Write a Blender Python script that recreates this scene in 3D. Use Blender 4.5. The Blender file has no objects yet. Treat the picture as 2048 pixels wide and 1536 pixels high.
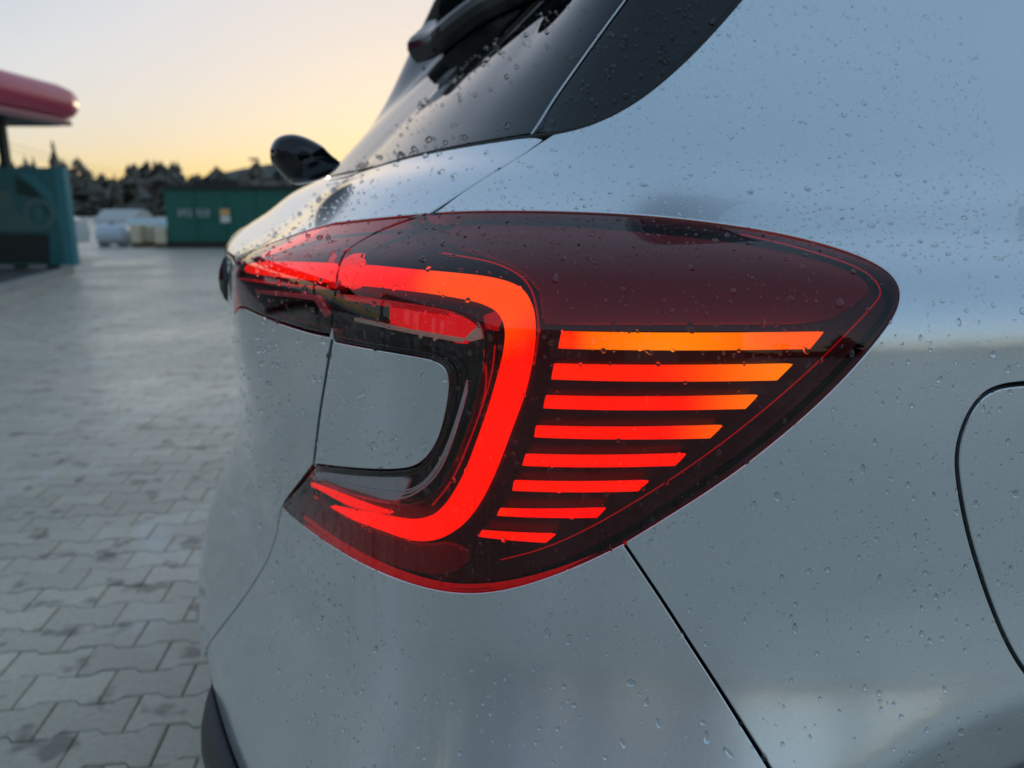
import bpy, bmesh, math, random
import numpy as np
from mathutils import Vector, Matrix
from mathutils.bvhtree import BVHTree
from mathutils.geometry import delaunay_2d_cdt

random.seed(7)
RNG = np.random.default_rng(11)
R = math.radians
scene = bpy.context.scene
COL = scene.collection

# ------------------------------------------------------------------ camera
CAM_H, PITCH, FPX = 1.08, R(13.0), 1540.0
cam_d = bpy.data.cameras.new('camera')
cam_d.sensor_width = 36.0
cam_d.lens = 36.0 * FPX / 2048.0
cam_d.clip_start, cam_d.clip_end = 0.02, 3000.0
cam_d.dof.use_dof = True
cam_d.dof.focus_distance = 0.66
cam_d.dof.aperture_fstop = 5.2
cam = bpy.data.objects.new('camera', cam_d)
COL.objects.link(cam)
cam.location = (0, 0, CAM_H)
cam.rotation_euler = (R(90) - PITCH, 0, 0)
scene.camera = cam

# ------------------------------------------------------------------ sky, sun, exposure
SUN_EL, SUN_AZ = R(3.0), R(-6.0)          # azimuth from +Y towards +X
world = bpy.data.worlds.new('World')
scene.world = world
world.use_nodes = True
wn, wl = world.node_tree.nodes, world.node_tree.links
wn.clear()
w_out = wn.new('ShaderNodeOutputWorld')
w_bg = wn.new('ShaderNodeBackground')
w_sky = wn.new('ShaderNodeTexSky')
w_sky.sky_type = 'NISHITA'
w_sky.sun_disc = False
w_sky.sun_elevation = SUN_EL
w_sky.sun_rotation = SUN_AZ
w_sky.altitude = 200
w_sky.air_density = 1.0
w_sky.dust_density = 1.1
w_sky.ozone_density = 1.5
w_bg.inputs['Strength'].default_value = 0.15
# the phone's tone compression and cool white balance, the same over the whole sky
w_gam = wn.new('ShaderNodeGamma'); w_gam.inputs['Gamma'].default_value = 0.225
w_wb = wn.new('ShaderNodeMix'); w_wb.data_type = 'RGBA'; w_wb.blend_type = 'MULTIPLY'; w_wb.inputs['Factor'].default_value = 1.0
w_wb.inputs['B'].default_value = (0.97, 1.0, 1.08, 1)
wl.new(w_sky.outputs[0], w_gam.inputs['Color'])
wl.new(w_gam.outputs[0], w_wb.inputs['A'])
w_hs = wn.new('ShaderNodeHueSaturation'); w_hs.inputs['Saturation'].default_value = 1.95; w_hs.inputs['Hue'].default_value = 0.493
wl.new(w_wb.outputs['Result'], w_hs.inputs['Color'])
wl.new(w_hs.outputs[0], w_bg.inputs['Color'])
wl.new(w_bg.outputs[0], w_out.inputs['Surface'])

sun_d = bpy.data.lights.new('sun', 'SUN')
sun_d.energy = 0.15
sun_d.angle = R(10.0)
sun_d.color = (1.0, 0.78, 0.52)
sun = bpy.data.objects.new('sun', sun_d)
COL.objects.link(sun)
_sd = Vector((math.sin(SUN_AZ) * math.cos(SUN_EL), math.cos(SUN_AZ) * math.cos(SUN_EL), math.sin(SUN_EL)))
sun.rotation_euler = _sd.to_track_quat('Z', 'Y').to_euler()

EXPO = 1.90
scene.view_settings.view_transform = 'Standard'
scene.view_settings.look = 'None'
scene.view_settings.exposure = EXPO
scene.view_settings.gamma = 1.0
scene.view_settings.use_curve_mapping = False
EM = 1.0 / (2.0 ** EXPO)

scene.cycles.use_denoising = True
scene.cycles.max_bounces = 10
scene.cycles.transparent_max_bounces = 12
scene.cycles.transmission_bounces = 8
scene.cycles.caustics_reflective = True
scene.cycles.caustics_refractive = True
scene.cycles.sample_clamp_indirect = 4.0

# ------------------------------------------------------------------ helpers
def tag(o, label=None, cat=None, group=None, kind=None):
    if label: o['label'] = label
    if cat: o['category'] = cat
    if group: o['group'] = group
    if kind: o['kind'] = kind
    return o

def empty(name, loc=(0, 0, 0), rz=0.0):
    o = bpy.data.objects.new(name, None)
    COL.objects.link(o)
    o.location = loc
    o.rotation_euler = (0, 0, rz)
    o.empty_display_size = 0.1
    return o

def link_mesh(name, me, mats=None, parent=None):
    o = bpy.data.objects.new(name, me)
    COL.objects.link(o)
    if mats is not None:
        for m in (mats if isinstance(mats, (list, tuple)) else [mats]):
            me.materials.append(m)
    if parent is not None:
        o.parent = parent
    return o

def mesh_obj(name, verts, faces, mat, parent=None, smooth=False, normals=None, midx=None):
    me = bpy.data.meshes.new(name)
    me.from_pydata([tuple(map(float, v)) for v in verts], [], [tuple(map(int, f)) for f in faces])
    if smooth or normals is not None:
        me.polygons.foreach_set('use_smooth', [True] * len(me.polygons))
    o = link_mesh(name, me, mat, parent)
    if midx is not None:
        me.polygons.foreach_set('material_index', midx)
    me.update()
    if normals is not None:
        me.normals_split_custom_set_from_vertices([tuple(map(float, n)) for n in normals])
    return o

class MB:
    """collects simple shapes into one mesh"""
    def __init__(self):
        self.v, self.f, self.m = [], [], []
    def add(self, vs, fs, mi=0):
        b = len(self.v)
        self.v += [tuple(v) for v in vs]
        self.f += [tuple(i + b for i in f) for f in fs]
        self.m += [mi] * len(fs)
        return self
    def box(self, lo, hi, mi=0, M=None):
        x0, y0, z0 = lo; x1, y1, z1 = hi
        vs = [(x0,y0,z0),(x1,y0,z0),(x1,y1,z0),(x0,y1,z0),(x0,y0,z1),(x1,y0,z1),(x1,y1,z1),(x0,y1,z1)]
        if M is not None: vs = [tuple(M @ Vector(v)) for v in vs]
        return self.add(vs, [(0,3,2,1),(4,5,6,7),(0,1,5,4),(1,2,6,5),(2,3,7,6),(3,0,4,7)], mi)
    def tube(self, pts, rad, n=8, mi=0, cap=True):
        pts = [Vector(p) for p in pts]
        rads = rad if isinstance(rad, (list, tuple)) else [rad] * len(pts)
        vs = []
        up = Vector((0.13, 0.21, 0.97))
        for i, p in enumerate(pts):
            t = (pts[min(i + 1, len(pts) - 1)] - pts[max(i - 1, 0)])
            if t.length < 1e-9: t = Vector((0, 0, 1))
            t.normalize()
            a = t.cross(up)
            if a.length < 1e-3: a = t.cross(Vector((1, 0, 0)))
            a.normalize(); b = t.cross(a)
            for k in range(n):
                an = 2 * math.pi * k / n
                vs.append(tuple(p + (a * math.cos(an) + b * math.sin(an)) * rads[i]))
        fs = []
        for i in range(len(pts) - 1):
            for k in range(n):
                k2 = (k + 1) % n
                fs.append((i*n+k, i*n+k2, (i+1)*n+k2, (i+1)*n+k))
        if cap:
            fs.append(tuple(range(n - 1, -1, -1)))
            fs.append(tuple((len(pts) - 1) * n + k for k in range(n)))
        return self.add(vs, fs, mi)
    def prism(self, poly, y0, y1, mi=0, axis='y'):
        n = len(poly)
        if axis == 'y':
            vs = [(p[0], y0, p[1]) for p in poly] + [(p[0], y1, p[1]) for p in poly]
        elif axis == 'x':
            vs = [(y0, p[0], p[1]) for p in poly] + [(y1, p[0], p[1]) for p in poly]
        else:
            vs = [(p[0], p[1], y0) for p in poly] + [(p[0], p[1], y1) for p in poly]
        fs = [tuple(range(n)), tuple(range(2*n-1, n-1, -1))]
        for i in range(n):
            j = (i + 1) % n
            fs.append((i, i + n, j + n, j))
        return self.add(vs, fs, mi)
    def build(self, name, mat, parent=None, smooth=False):
        return mesh_obj(name, self.v, self.f, mat, parent, smooth, midx=self.m)

# ------------------------------------------------------------------ materials
def new_mat(name):
    m = bpy.data.materials.new(name)
    m.use_nodes = True
    return m, m.node_tree.nodes, m.node_tree.links, m.node_tree.nodes['Principled BSDF']

def simple(name, col, rough=0.5, metal=0.0, coat=0.0, spec=0.5, noise=0.0, nscale=8.0, bump=0.0, bscale=40.0, coat_rough=0.03):
    m, n, l, b = new_mat(name)
    b.inputs['Base Color'].default_value = (*col, 1)
    b.inputs['Roughness'].default_value = rough
    b.inputs['Metallic'].default_value = metal
    b.inputs['Coat Weight'].default_value = coat
    b.inputs['Coat Roughness'].default_value = coat_rough
    b.inputs['Specular IOR Level'].default_value = spec
    tc = n.new('ShaderNodeTexCoord')
    if noise > 0:
        t = n.new('ShaderNodeTexNoise'); t.inputs['Scale'].default_value = nscale; t.inputs['Detail'].default_value = 5
        mx = n.new('ShaderNodeMix'); mx.data_type = 'RGBA'
        l.new(tc.outputs['Object'], t.inputs['Vector'])
        l.new(t.outputs['Fac'], mx.inputs['Factor'])
        mx.inputs['A'].default_value = (*[c * (1 - noise) for c in col], 1)
        mx.inputs['B'].default_value = (*[min(1, c * (1 + noise)) for c in col], 1)
        l.new(mx.outputs['Result'], b.inputs['Base Color'])
    if bump > 0:
        t2 = n.new('ShaderNodeTexNoise'); t2.inputs['Scale'].default_value = bscale; t2.inputs['Detail'].default_value = 4
        bp = n.new('ShaderNodeBump'); bp.inputs['Strength'].default_value = bump; bp.inputs['Distance'].default_value = 0.01
        l.new(tc.outputs['Object'], t2.inputs['Vector'])
        l.new(t2.outputs['Fac'], bp.inputs['Height'])
        l.new(bp.outputs[0], b.inputs['Normal'])
    return m

def emit_mat(name, col, strength):
    m, n, l, b = new_mat(name)
    b.inputs['Base Color'].default_value = (col[0] * .3, col[1] * .3, col[2] * .3, 1)
    b.inputs['Roughness'].default_value = .3
    b.inputs['Emission Color'].default_value = (*col, 1)
    b.inputs['Emission Strength'].default_value = strength
    return m

def paint_mat():
    m, n, l, b = new_mat('silver_blue_paint')
    tc = n.new('ShaderNodeTexCoord')
    fl = n.new('ShaderNodeTexVoronoi'); fl.inputs['Scale'].default_value = 1900.0
    l.new(tc.outputs['Object'], fl.inputs['Vector'])
    ramp = n.new('ShaderNodeMapRange')
    ramp.inputs['From Min'].default_value = 0.0; ramp.inputs['From Max'].default_value = 1.0
    ramp.inputs['To Min'].default_value = 0.88; ramp.inputs['To Max'].default_value = 1.12
    sp = n.new('ShaderNodeSeparateColor')
    l.new(fl.outputs['Color'], sp.inputs[0]); l.new(sp.outputs[0], ramp.inputs['Value'])
    # road film: broad faint dirt that dulls the coat
    nz = n.new('ShaderNodeTexNoise'); nz.inputs['Scale'].default_value = 7.0; nz.inputs['Detail'].default_value = 6
    mp = n.new('ShaderNodeMapping'); mp.inputs['Scale'].default_value = (1, 1, .55)
    l.new(tc.outputs['Object'], mp.inputs['Vector']); l.new(mp.outputs[0], nz.inputs['Vector'])
    mul = n.new('ShaderNodeMix'); mul.data_type = 'RGBA'; mul.blend_type = 'MULTIPLY'; mul.inputs['Factor'].default_value = 1.0
    mul.inputs['A'].default_value = (0.69, 0.735, 0.775, 1)
    l.new(ramp.outputs[0], mul.inputs['B'])
    l.new(mul.outputs['Result'], b.inputs['Base Color'])
    b.inputs['Metallic'].default_value = 0.85
    b.inputs['Roughness'].default_value = 0.25
    b.inputs['Coat Weight'].default_value = 1.0
    cr = n.new('ShaderNodeMapRange')
    cr.inputs['From Min'].default_value = .35; cr.inputs['From Max'].default_value = .75
    cr.inputs['To Min'].default_value = .015; cr.inputs['To Max'].default_value = .16
    l.new(nz.outputs['Fac'], cr.inputs['Value']); l.new(cr.outputs[0], b.inputs['Coat Roughness'])
    return m

def lens_mat(name, tint, refl=0.06, rough=0.01):
    m, n, l, b = new_mat(name)
    n.remove(b)
    out = n['Material Output']
    tr = n.new('ShaderNodeBsdfTransparent'); tr.inputs['Color'].default_value = (*tint, 1)
    gl = n.new('ShaderNodeBsdfGlossy'); gl.inputs['Roughness'].default_value = rough
    gl.inputs['Color'].default_value = (1, 1, 1, 1)
    fr = n.new('ShaderNodeFresnel'); fr.inputs['IOR'].default_value = 1.46
    mx = n.new('ShaderNodeMixShader')
    l.new(fr.outputs[0], mx.inputs['Fac'])
    l.new(tr.outputs[0], mx.inputs[1]); l.new(gl.outputs[0], mx.inputs[2])
    l.new(mx.outputs[0], out.inputs['Surface'])
    return m

def glow_mat(name, strength):
    """emission read from a colour attribute 'glow' on the light guide"""
    m, n, l, b = new_mat(name)
    at = n.new('ShaderNodeVertexColor'); at.layer_name = 'glow'
    b.inputs['Base Color'].default_value = (.01, .0, .0, 1)
    b.inputs['Specular IOR Level'].default_value = 0.0
    l.new(at.outputs['Color'], b.inputs['Emission Color'])
    b.inputs['Emission Strength'].default_value = strength
    return m

def water_mat():
    m, n, l, b = new_mat('rain_water')
    n.remove(b)
    out = n['Material Output']
    g = n.new('ShaderNodeBsdfGlass'); g.inputs['IOR'].default_value = 1.42; g.inputs['Roughness'].default_value = 0.0
    l.new(g.outputs[0], out.inputs['Surface'])
    return m

M = {}
M['paint'] = paint_mat()
M['shell'] = simple('dark_inner_shell', (.008, .008, .009), .8)
M['gloss_black'] = simple('gloss_black_trim', (.006, .007, .008), .06, spec=.5)
M['glass'] = simple('tinted_glass', (.006, .007, .009), .02, coat=0.0, spec=.5)
M['rubber'] = simple('black_rubber', (.012, .012, .012), .6)
M['plastic'] = simple('black_plastic', (.014, .014, .015), .38, bump=.15, bscale=300)
M['housing'] = simple('dark_red_housing', (.014, .0005, .0015), .3, coat=.2)
M['deck'] = simple('burgundy_deck', (.20, .003, .018), .35)  # brighter red copy of the housing, with sky light in its colour
M['bezel'] = simple('smoked_bezel', (.045, .043, .042), .16, metal=.6)
M['red_lens'] = lens_mat('red_lens', (.95, .40, .45))
M['clear_lens'] = lens_mat('smoked_clear_lens', (.93, .91, .90))
M['red_edge'] = emit_mat('red_plastic_edge', (.9, .004, .012), EM * .22)  # plastic edge glows by itself, standing for light leaking from the guides
M['chrome'] = simple('lamp_chrome', (.84, .87, .92), .3, metal=.15)  # sky reflection is put into this pale, barely metallic colour
M['warm_chrome'] = simple('warm_strip', (.85, .78, .62), .3)
M['glow'] = glow_mat('light_guide_glow', EM * 1.15)
M['red_reflector'] = emit_mat('red_reflector', (.9, .004, .01), EM * .55)  # reflector emits by itself, its glow put into the material
M['badge'] = simple('badge_chrome', (.5, .52, .55), .2, metal=1.0)
M['water'] = water_mat()
M['tyre'] = simple('tyre_rubber', (.015, .015, .016), .75, bump=.2, bscale=80)
M['alloy'] = simple('alloy_rim', (.35, .36, .37), .3, metal=.9)

# ------------------------------------------------------------------ the car's body surface
# plan curve at lamp height, from the car's front right, round the rear corner, to its centre line
PLAN = [(3.30,1.56),(2.60,1.30),(2.00,1.085),(1.50,.917),(1.10,.796),(.80,.712),(.58,.660),(.44,.634),(.33,.618),(.23,.609),(.14,.608),(.06,.616),
        (-.01,.634),(-.07,.662),(-.125,.703),(-.178,.758),(-.232,.830),(-.286,.912),(-.337,1.0),(-.384,1.09),(-.426,1.18),(-.464,1.268),(-.499,1.358)]
HEAD = R(22.0)
FWD = np.array([math.cos(HEAD), math.sin(HEAD)])
LAT = np.array([math.sin(HEAD), -math.cos(HEAD)])      # towards the car's right

def gauss_smooth(a, sig):
    k = int(4 * sig) + 1
    x = np.arange(-k, k + 1)
    g = np.exp(-x * x / (2.0 * sig * sig)); g /= g.sum()
    if a.ndim == 1:
        p = np.concatenate([a[0] + (np.arange(-k, 0)) * (a[1] - a[0]), a, a[-1] + np.arange(1, k + 1) * (a[-1] - a[-2])])
        return np.convolve(p, g, 'valid')
    return np.stack([gauss_smooth(a[:, i], sig) for i in range(a.shape[1])], 1)

def cubic_spline(pts, step):
    P = np.array(pts, float)
    t = np.concatenate([[0], np.cumsum(np.linalg.norm(np.diff(P, axis=0), axis=1))])
    n = len(P); h = np.diff(t)
    A = np.zeros((n, n)); B = np.zeros((n, P.shape[1]))
    A[0, 0] = A[-1, -1] = 1
    for i in range(1, n - 1):
        A[i, i-1], A[i, i], A[i, i+1] = h[i-1], 2 * (h[i-1] + h[i]), h[i]
        B[i] = 6 * ((P[i+1] - P[i]) / h[i] - (P[i] - P[i-1]) / h[i-1])
    m = np.linalg.solve(A, B)
    tt = np.arange(0, t[-1], step)
    i = np.clip(np.searchsorted(t, tt, 'right') - 1, 0, n - 2)
    a = (tt - t[i])[:, None]; hh = h[i][:, None]; b = hh - a
    return (m[i] * b**3 + m[i+1] * a**3) / (6 * hh) + (P[i] / hh - m[i] * hh / 6) * b + (P[i+1] / hh - m[i+1] * hh / 6) * a

_q = np.array(PLAN[-1])
_mir = []
for p in PLAN[:-1]:
    dlt = np.array(p) - _q
    _mir.append(tuple(_q + dlt - 2 * (dlt @ LAT) * LAT))
_curve = cubic_spline(PLAN + _mir[::-1], .002)
_seg = np.concatenate([[0], np.cumsum(np.linalg.norm(np.diff(_curve, axis=0), axis=1))])
_ss = np.arange(0, _seg[-1], .002)
_curve = np.stack([np.interp(_ss, _seg, _curve[:, i]) for i in (0, 1)], 1)
_curve = gauss_smooth(_curve, 14)
_k0 = int(np.argmin(np.linalg.norm(_curve - np.array((-.07, .662)), axis=1)))
S_TAB = (np.arange(len(_curve)) - _k0) * .002
SC = float(S_TAB[int(np.argmin(np.linalg.norm(_curve - _q, axis=1)))])     # s of the car's centre line
S_MIN, S_MAX = float(S_TAB[0]), float(S_TAB[-1])

Z_TAB = np.arange(.10, 1.72, .002)
def prof(knots, sig=9):
    z = [k[0] for k in knots]; o = [k[1] for k in knots]
    return gauss_smooth(np.interp(Z_TAB, z, o), sig)
# inward offset against height
SIDE = prof([(.10,.03),(.30,-.11),(.42,-.115),(.50,-.091),(.56,-.062),(.62,-.031),(.67,-.009),(.73,.003),(.80,.004),(.90,.000),(.970,.002),(1.000,.009),(1.020,.023),(1.035,.045),
             (1.049,.078),(1.062,.113),(1.078,.149),(1.098,.186),(1.122,.22),(1.162,.256),(1.22,.292),(1.30,.328),(1.40,.37),(1.50,.415),(1.56,.49),(1.70,.85)], 8)
REAR = prof([(.10,.03),(.24,-.088),(.33,-.102),(.40,-.082),(.47,-.050),(.53,-.024),(.58,-.002),(.63,.008),(.72,.008),(.78,.006),(.86,.000),(.95,.000),(1.000,.002),(1.020,.008),(1.029,.020),
             (1.042,.046),(1.056,.073),(1.075,.102),(1.097,.130),(1.118,.163),(1.135,.21),(1.175,.258),(1.24,.325),(1.32,.412),(1.42,.522),(1.50,.62),(1.56,.75),(1.70,1.1)], 4)
ARCH_X, ARCH_Z, ARCH_R = .577, .047, .602

def smoothstep(a, b, x):
    t = np.clip((x - a) / (b - a), 0, 1)
    return t * t * (3 - 2 * t)

def body(s, z):
    s = np.asarray(s, float); z = np.asarray(z, float)
    px = np.interp(s, S_TAB, _curve[:, 0]); py = np.interp(s, S_TAB, _curve[:, 1])
    sm = np.where(s > SC, 2 * SC - s, s)                      # mirrored for the left half
    w = smoothstep(-.15, .25, sm)
    zr = z + .026 * smoothstep(.28, .85, sm) * smoothstep(.86, .99, z) * (1 - .6 * smoothstep(1.06, 1.14, z))      # the tailgate's crease dips towards the middle
    off = (1 - w) * np.interp(z, Z_TAB, SIDE) + w * np.interp(zr, Z_TAB, REAR)
    # wheel arch: the skin turns under inside the flare
    mx = np.interp(sm, S_TAB, _curve[:, 0])
    r = np.sqrt((mx - ARCH_X) ** 2 + (z - ARCH_Z) ** 2)
    q = ARCH_R - r
    ramp = .5 * (q + np.sqrt(q * q + .014 ** 2))
    off = off + .74 * np.minimum(ramp, .20) * (1 - smoothstep(-.16, .02, sm))
    th = np.interp(s, [-1.1, SC, 2 * SC + 1.1], [R(0), R(90), R(180)])
    dx = np.cos(th) * -LAT[0] + np.sin(th) * FWD[0]
    dy = np.cos(th) * -LAT[1] + np.sin(th) * FWD[1]
    return np.stack([px + dx * off, py + dy * off, z], -1)

def body_n(s, z):
    e = .003
    a = body(np.asarray(s) + e, z) - body(np.asarray(s) - e, z)
    b = body(s, np.asarray(z) + e) - body(s, np.asarray(z) - e)
    n = np.cross(b, a)
    n /= np.linalg.norm(n, axis=-1, keepdims=True) + 1e-12
    # outward = away from the inward direction
    return n

_t = body_n(np.array([-.3]), np.array([.9]))[0]
NSIGN = -1.0 if _t[1] > 0 else 1.0
def bn(s, z): return body_n(s, z) * NSIGN
def bp(s, z, depth=0.0):
    p = body(s, z)
    return p - bn(s, z) * depth if depth != 0 else p

# ray from the photograph's pixel onto the body surface -> (s, z)
_grids = {}
def grid(depth):
    if depth not in _grids:
        if depth == 0: sa = np.arange(-1.6, SC + .35, .008); za = np.arange(.36, 1.60, .006)
        else: sa = np.arange(-.5, SC - .05, .008); za = np.arange(.60, 1.14, .006)
        SS, ZZ = np.meshgrid(sa, za, indexing='ij')
        P = bp(SS.ravel(), ZZ.ravel(), depth)
        nz = len(za)
        polys = [(i*nz+j, i*nz+j+1, (i+1)*nz+j+1, (i+1)*nz+j) for i in range(len(sa)-1) for j in range(nz-1)]
        bv = BVHTree.FromPolygons([Vector(p) for p in P], polys)
        _grids[depth] = (bv, sa, za, P)
    return _grids[depth]

def ray(u, v):
    x = (u - 1024.0) / FPX; y = -(v - 768.0) / FPX
    return Vector((x, math.cos(PITCH) + y * math.sin(PITCH), -math.sin(PITCH) + y * math.cos(PITCH))).normalized()

def sz(u, v, depth=0.0):
    bv, sa, za, P = grid(depth)
    loc, nor, idx, dist = bv.ray_cast(Vector((0, 0, CAM_H)), ray(u, v))
    nz = len(za)
    if loc is None:
        # past the silhouette: nearest surface point to the ray
        d = np.array(ray(u, v)); Q = P - np.array((0, 0, CAM_H))
        t = Q @ d
        k = int(np.argmin(np.linalg.norm(Q - t[:, None] * d, axis=1) / t))
        return float(sa[k // nz]), float(za[k % nz])
    i, j = idx // (nz - 1), idx % (nz - 1)
    s, z = sa[i] + .004, za[j] + .003
    L = np.array(loc)
    for _ in range(4):
        p0 = bp(s, z, depth); e = .002
        ps = (bp(s + e, z, depth) - p0) / e; pz = (bp(s, z + e, depth) - p0) / e
        J = np.stack([ps, pz], 1)
        dx, *_r = np.linalg.lstsq(J, L - p0, rcond=None)
        s += float(np.clip(dx[0], -.01, .01)); z += float(np.clip(dx[1], -.01, .01))
    return float(s), float(z)

def szl(pts, depth=0.0): return [sz(u, v, depth) for u, v in pts]

def chaikin(pts, n=2, closed=False):
    P = [np.array(p, float) for p in pts]
    for _ in range(n):
        Q = []
        if not closed: Q.append(P[0])
        for i in range(len(P) - (0 if closed else 1)):
            a, b = P[i], P[(i + 1) % len(P)]
            Q += [a * .75 + b * .25, a * .25 + b * .75]
        if not closed: Q.append(P[-1])
        P = Q
    return [tuple(p) for p in P]

def resample(poly, step, closed=True):
    P = np.array(poly, float)
    if closed: P = np.vstack([P, P[:1]])
    out = []
    for a, b in zip(P[:-1], P[1:]):
        L = np.linalg.norm(b - a); n = max(1, int(math.ceil(L / step)))
        for k in range(n): out.append(a + (b - a) * k / n)
    if not closed: out.append(P[-1])
    # drop near duplicates
    res = [out[0]]
    for p in out[1:]:
        if np.linalg.norm(p - res[-1]) > step * .22: res.append(p)
    if closed and np.linalg.norm(res[0] - res[-1]) < step * .22: res.pop()
    return np.array(res)

def area(P): 
    x, y = P[:, 0], P[:, 1]
    return .5 * np.sum(x * np.roll(y, -1) - np.roll(x, -1) * y)

def inset_poly(P, d):
    """P anticlockwise; moves every edge inwards by d"""
    if d == 0: return P
    a = P - np.roll(P, 1, 0); b = np.roll(P, -1, 0) - P
    a /= np.linalg.norm(a, axis=1, keepdims=True) + 1e-12; b /= np.linalg.norm(b, axis=1, keepdims=True) + 1e-12
    na = np.stack([-a[:, 1], a[:, 0]], 1); nb = np.stack([-b[:, 1], b[:, 0]], 1)
    m = na + nb; L = np.linalg.norm(m, axis=1, keepdims=True)
    m = m / np.maximum(L, 1e-6)
    c = np.maximum((m * na).sum(1, keepdims=True), .45)
    return P + m * d / c

def inside(poly, q):
    x, y = q[:, 0], q[:, 1]
    c = np.zeros(len(q), bool)
    n = len(poly); j = n - 1
    for i in range(n):
        xi, yi = poly[i]; xj, yj = poly[j]
        if yi != yj:
            c ^= ((yi > y) != (yj > y)) & (x < (xj - xi) * (y - yi) / (yj - yi) + xi)
        j = i
    return c

def panel(name, outline, mat, parent, holes=(), inset=.0025, depth=0.0, g=.014, step=.006, r=.0014, drop=.012, rim=True, pos=None, nrm=None):
    """a skin panel: the outline in (s, z) laid on the body surface, with a folded edge"""
    fp = pos or (lambda s, z: bp(s, z, depth)); fn = nrm or bn
    loops = []
    for k, lp in enumerate([outline] + list(holes)):
        P = resample(lp, step)
        if area(P) < 0: P = P[::-1]
        P = inset_poly(P, inset if k == 0 else -inset)
        loops.append(P)
    lo = loops[0].min(0); hi = loops[0].max(0)
    gx, gy = np.meshgrid(np.arange(lo[0], hi[0], g), np.arange(lo[1], hi[1], g * .8), indexing='ij')
    gx = gx + (np.arange(gx.shape[1]) % 2)[None, :] * g * .5
    Q = np.stack([gx.ravel(), gy.ravel()], 1)
    keep = inside(loops[0], Q)
    for h in loops[1:]: keep &= ~inside(h, Q)
    Q = Q[keep]
    B = np.vstack(loops)
    if len(Q):
        ok = np.ones(len(Q), bool)
        for a in range(0, len(Q), 4000):
            dd = np.linalg.norm(Q[a:a+4000, None, :] - B[None], axis=2).min(1)
            ok[a:a+4000] = dd > min(g, step) * .55
        Q = Q[ok]
    verts = [Vector(p) for p in np.vstack([B, Q])] if len(Q) else [Vector(p) for p in B]
    edges = []; b0 = 0
    for L in loops:
        n = len(L); edges += [(b0 + i, b0 + (i + 1) % n) for i in range(n)]; b0 += n
    ov, oe, of, *_x = delaunay_2d_cdt(verts, edges, [], 0, 1e-7)
    V2 = np.array([tuple(v) for v in ov]); F = np.array([tuple(f) for f in of], int)
    cen = V2[F].mean(1)
    keep = inside(loops[0], cen)
    for h in loops[1:]: keep &= ~inside(h, cen)
    F = F[keep]
    P3 = fp(V2[:, 0], V2[:, 1]); N3 = fn(V2[:, 0], V2[:, 1])
    # wind outward
    A = np.cross(P3[F[:, 1]] - P3[F[:, 0]], P3[F[:, 2]] - P3[F[:, 0]])
    flip = (A * N3[F[:, 0]]).sum(1) < 0
    F[flip] = F[flip][:, ::-1]
    vs = [P3]; ns = [N3]; fs = [tuple(f) for f in F]; base = len(P3)
    if rim:
        for k, L in enumerate(loops):
            n = len(L)
            p = fp(L[:, 0], L[:, 1]); nn = fn(L[:, 0], L[:, 1])
            t = np.roll(p, -1, 0) - np.roll(p, 1, 0)
            o = np.cross(t, nn); o /= np.linalg.norm(o, axis=1, keepdims=True) + 1e-12
            # outward of the panel: test with a small step in 2D
            T = np.roll(L, -1, 0) - np.roll(L, 1, 0)
            O2 = np.stack([T[:, 1], -T[:, 0]], 1) * (1 if k == 0 else -1)
            O2 /= np.linalg.norm(O2, axis=1, keepdims=True) + 1e-12
            tgt = fp(L[:, 0] + O2[:, 0] * .002, L[:, 1] + O2[:, 1] * .002) - p
            sg = np.sign((tgt * o).sum(1)); sg[sg == 0] = 1
            o *= sg[:, None]
            rings = [(p, nn)]
            for an in (30, 60, 90):
                c, s_ = math.cos(R(an)), math.sin(R(an))
                rings.append((p + o * r * s_ - nn * r * (1 - c), nn * c + o * s_))
            rings.append((p + o * r - nn * drop, o))
            for q, m_ in rings: vs.append(q); ns.append(m_)
            for a in range(len(rings) - 1):
                for i in range(n):
                    j = (i + 1) % n
                    q0, q1, q2, q3 = base + a*n + i, base + a*n + j, base + (a+1)*n + j, base + (a+1)*n + i
                    fs.append((q0, q3, q2, q1) if k == 0 else (q0, q1, q2, q3))
            base += n * len(rings)
    vs = np.vstack(vs); ns = np.vstack(ns)
    ns /= np.linalg.norm(ns, axis=1, keepdims=True) + 1e-12
    # consistent winding with normals
    nt = len(F); out = fs[:nt]
    if len(fs) > nt:
        q = np.array(fs[nt:], int)
        cr = np.cross(vs[q[:, 1]] - vs[q[:, 0]], vs[q[:, 2]] - vs[q[:, 0]])
        bad = (cr * (ns[q[:, 0]] + ns[q[:, 1]] + ns[q[:, 2]])).sum(1) < 0
        q[bad] = q[bad][:, ::-1]
        out = out + [tuple(f) for f in q]
    return mesh_obj(name, vs, out, mat, parent, normals=ns)

def mirror_sz(poly): return [(2 * SC - s, z) for s, z in poly]

# ------------------------------------------------------------------ the car
car = empty('crossover_car', (.9, 1.6, 0))
tag(car, 'silver blue crossover car wet with rain, its red rear lamps lit', 'car')
CAR_INV = Matrix.Translation((-.9, -1.6, 0))
def car_part(o):
    """geometry is written in world coordinates; keep it there under the car's empty"""
    if o.parent is car: o.matrix_parent_inverse = CAR_INV
    return o

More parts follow.
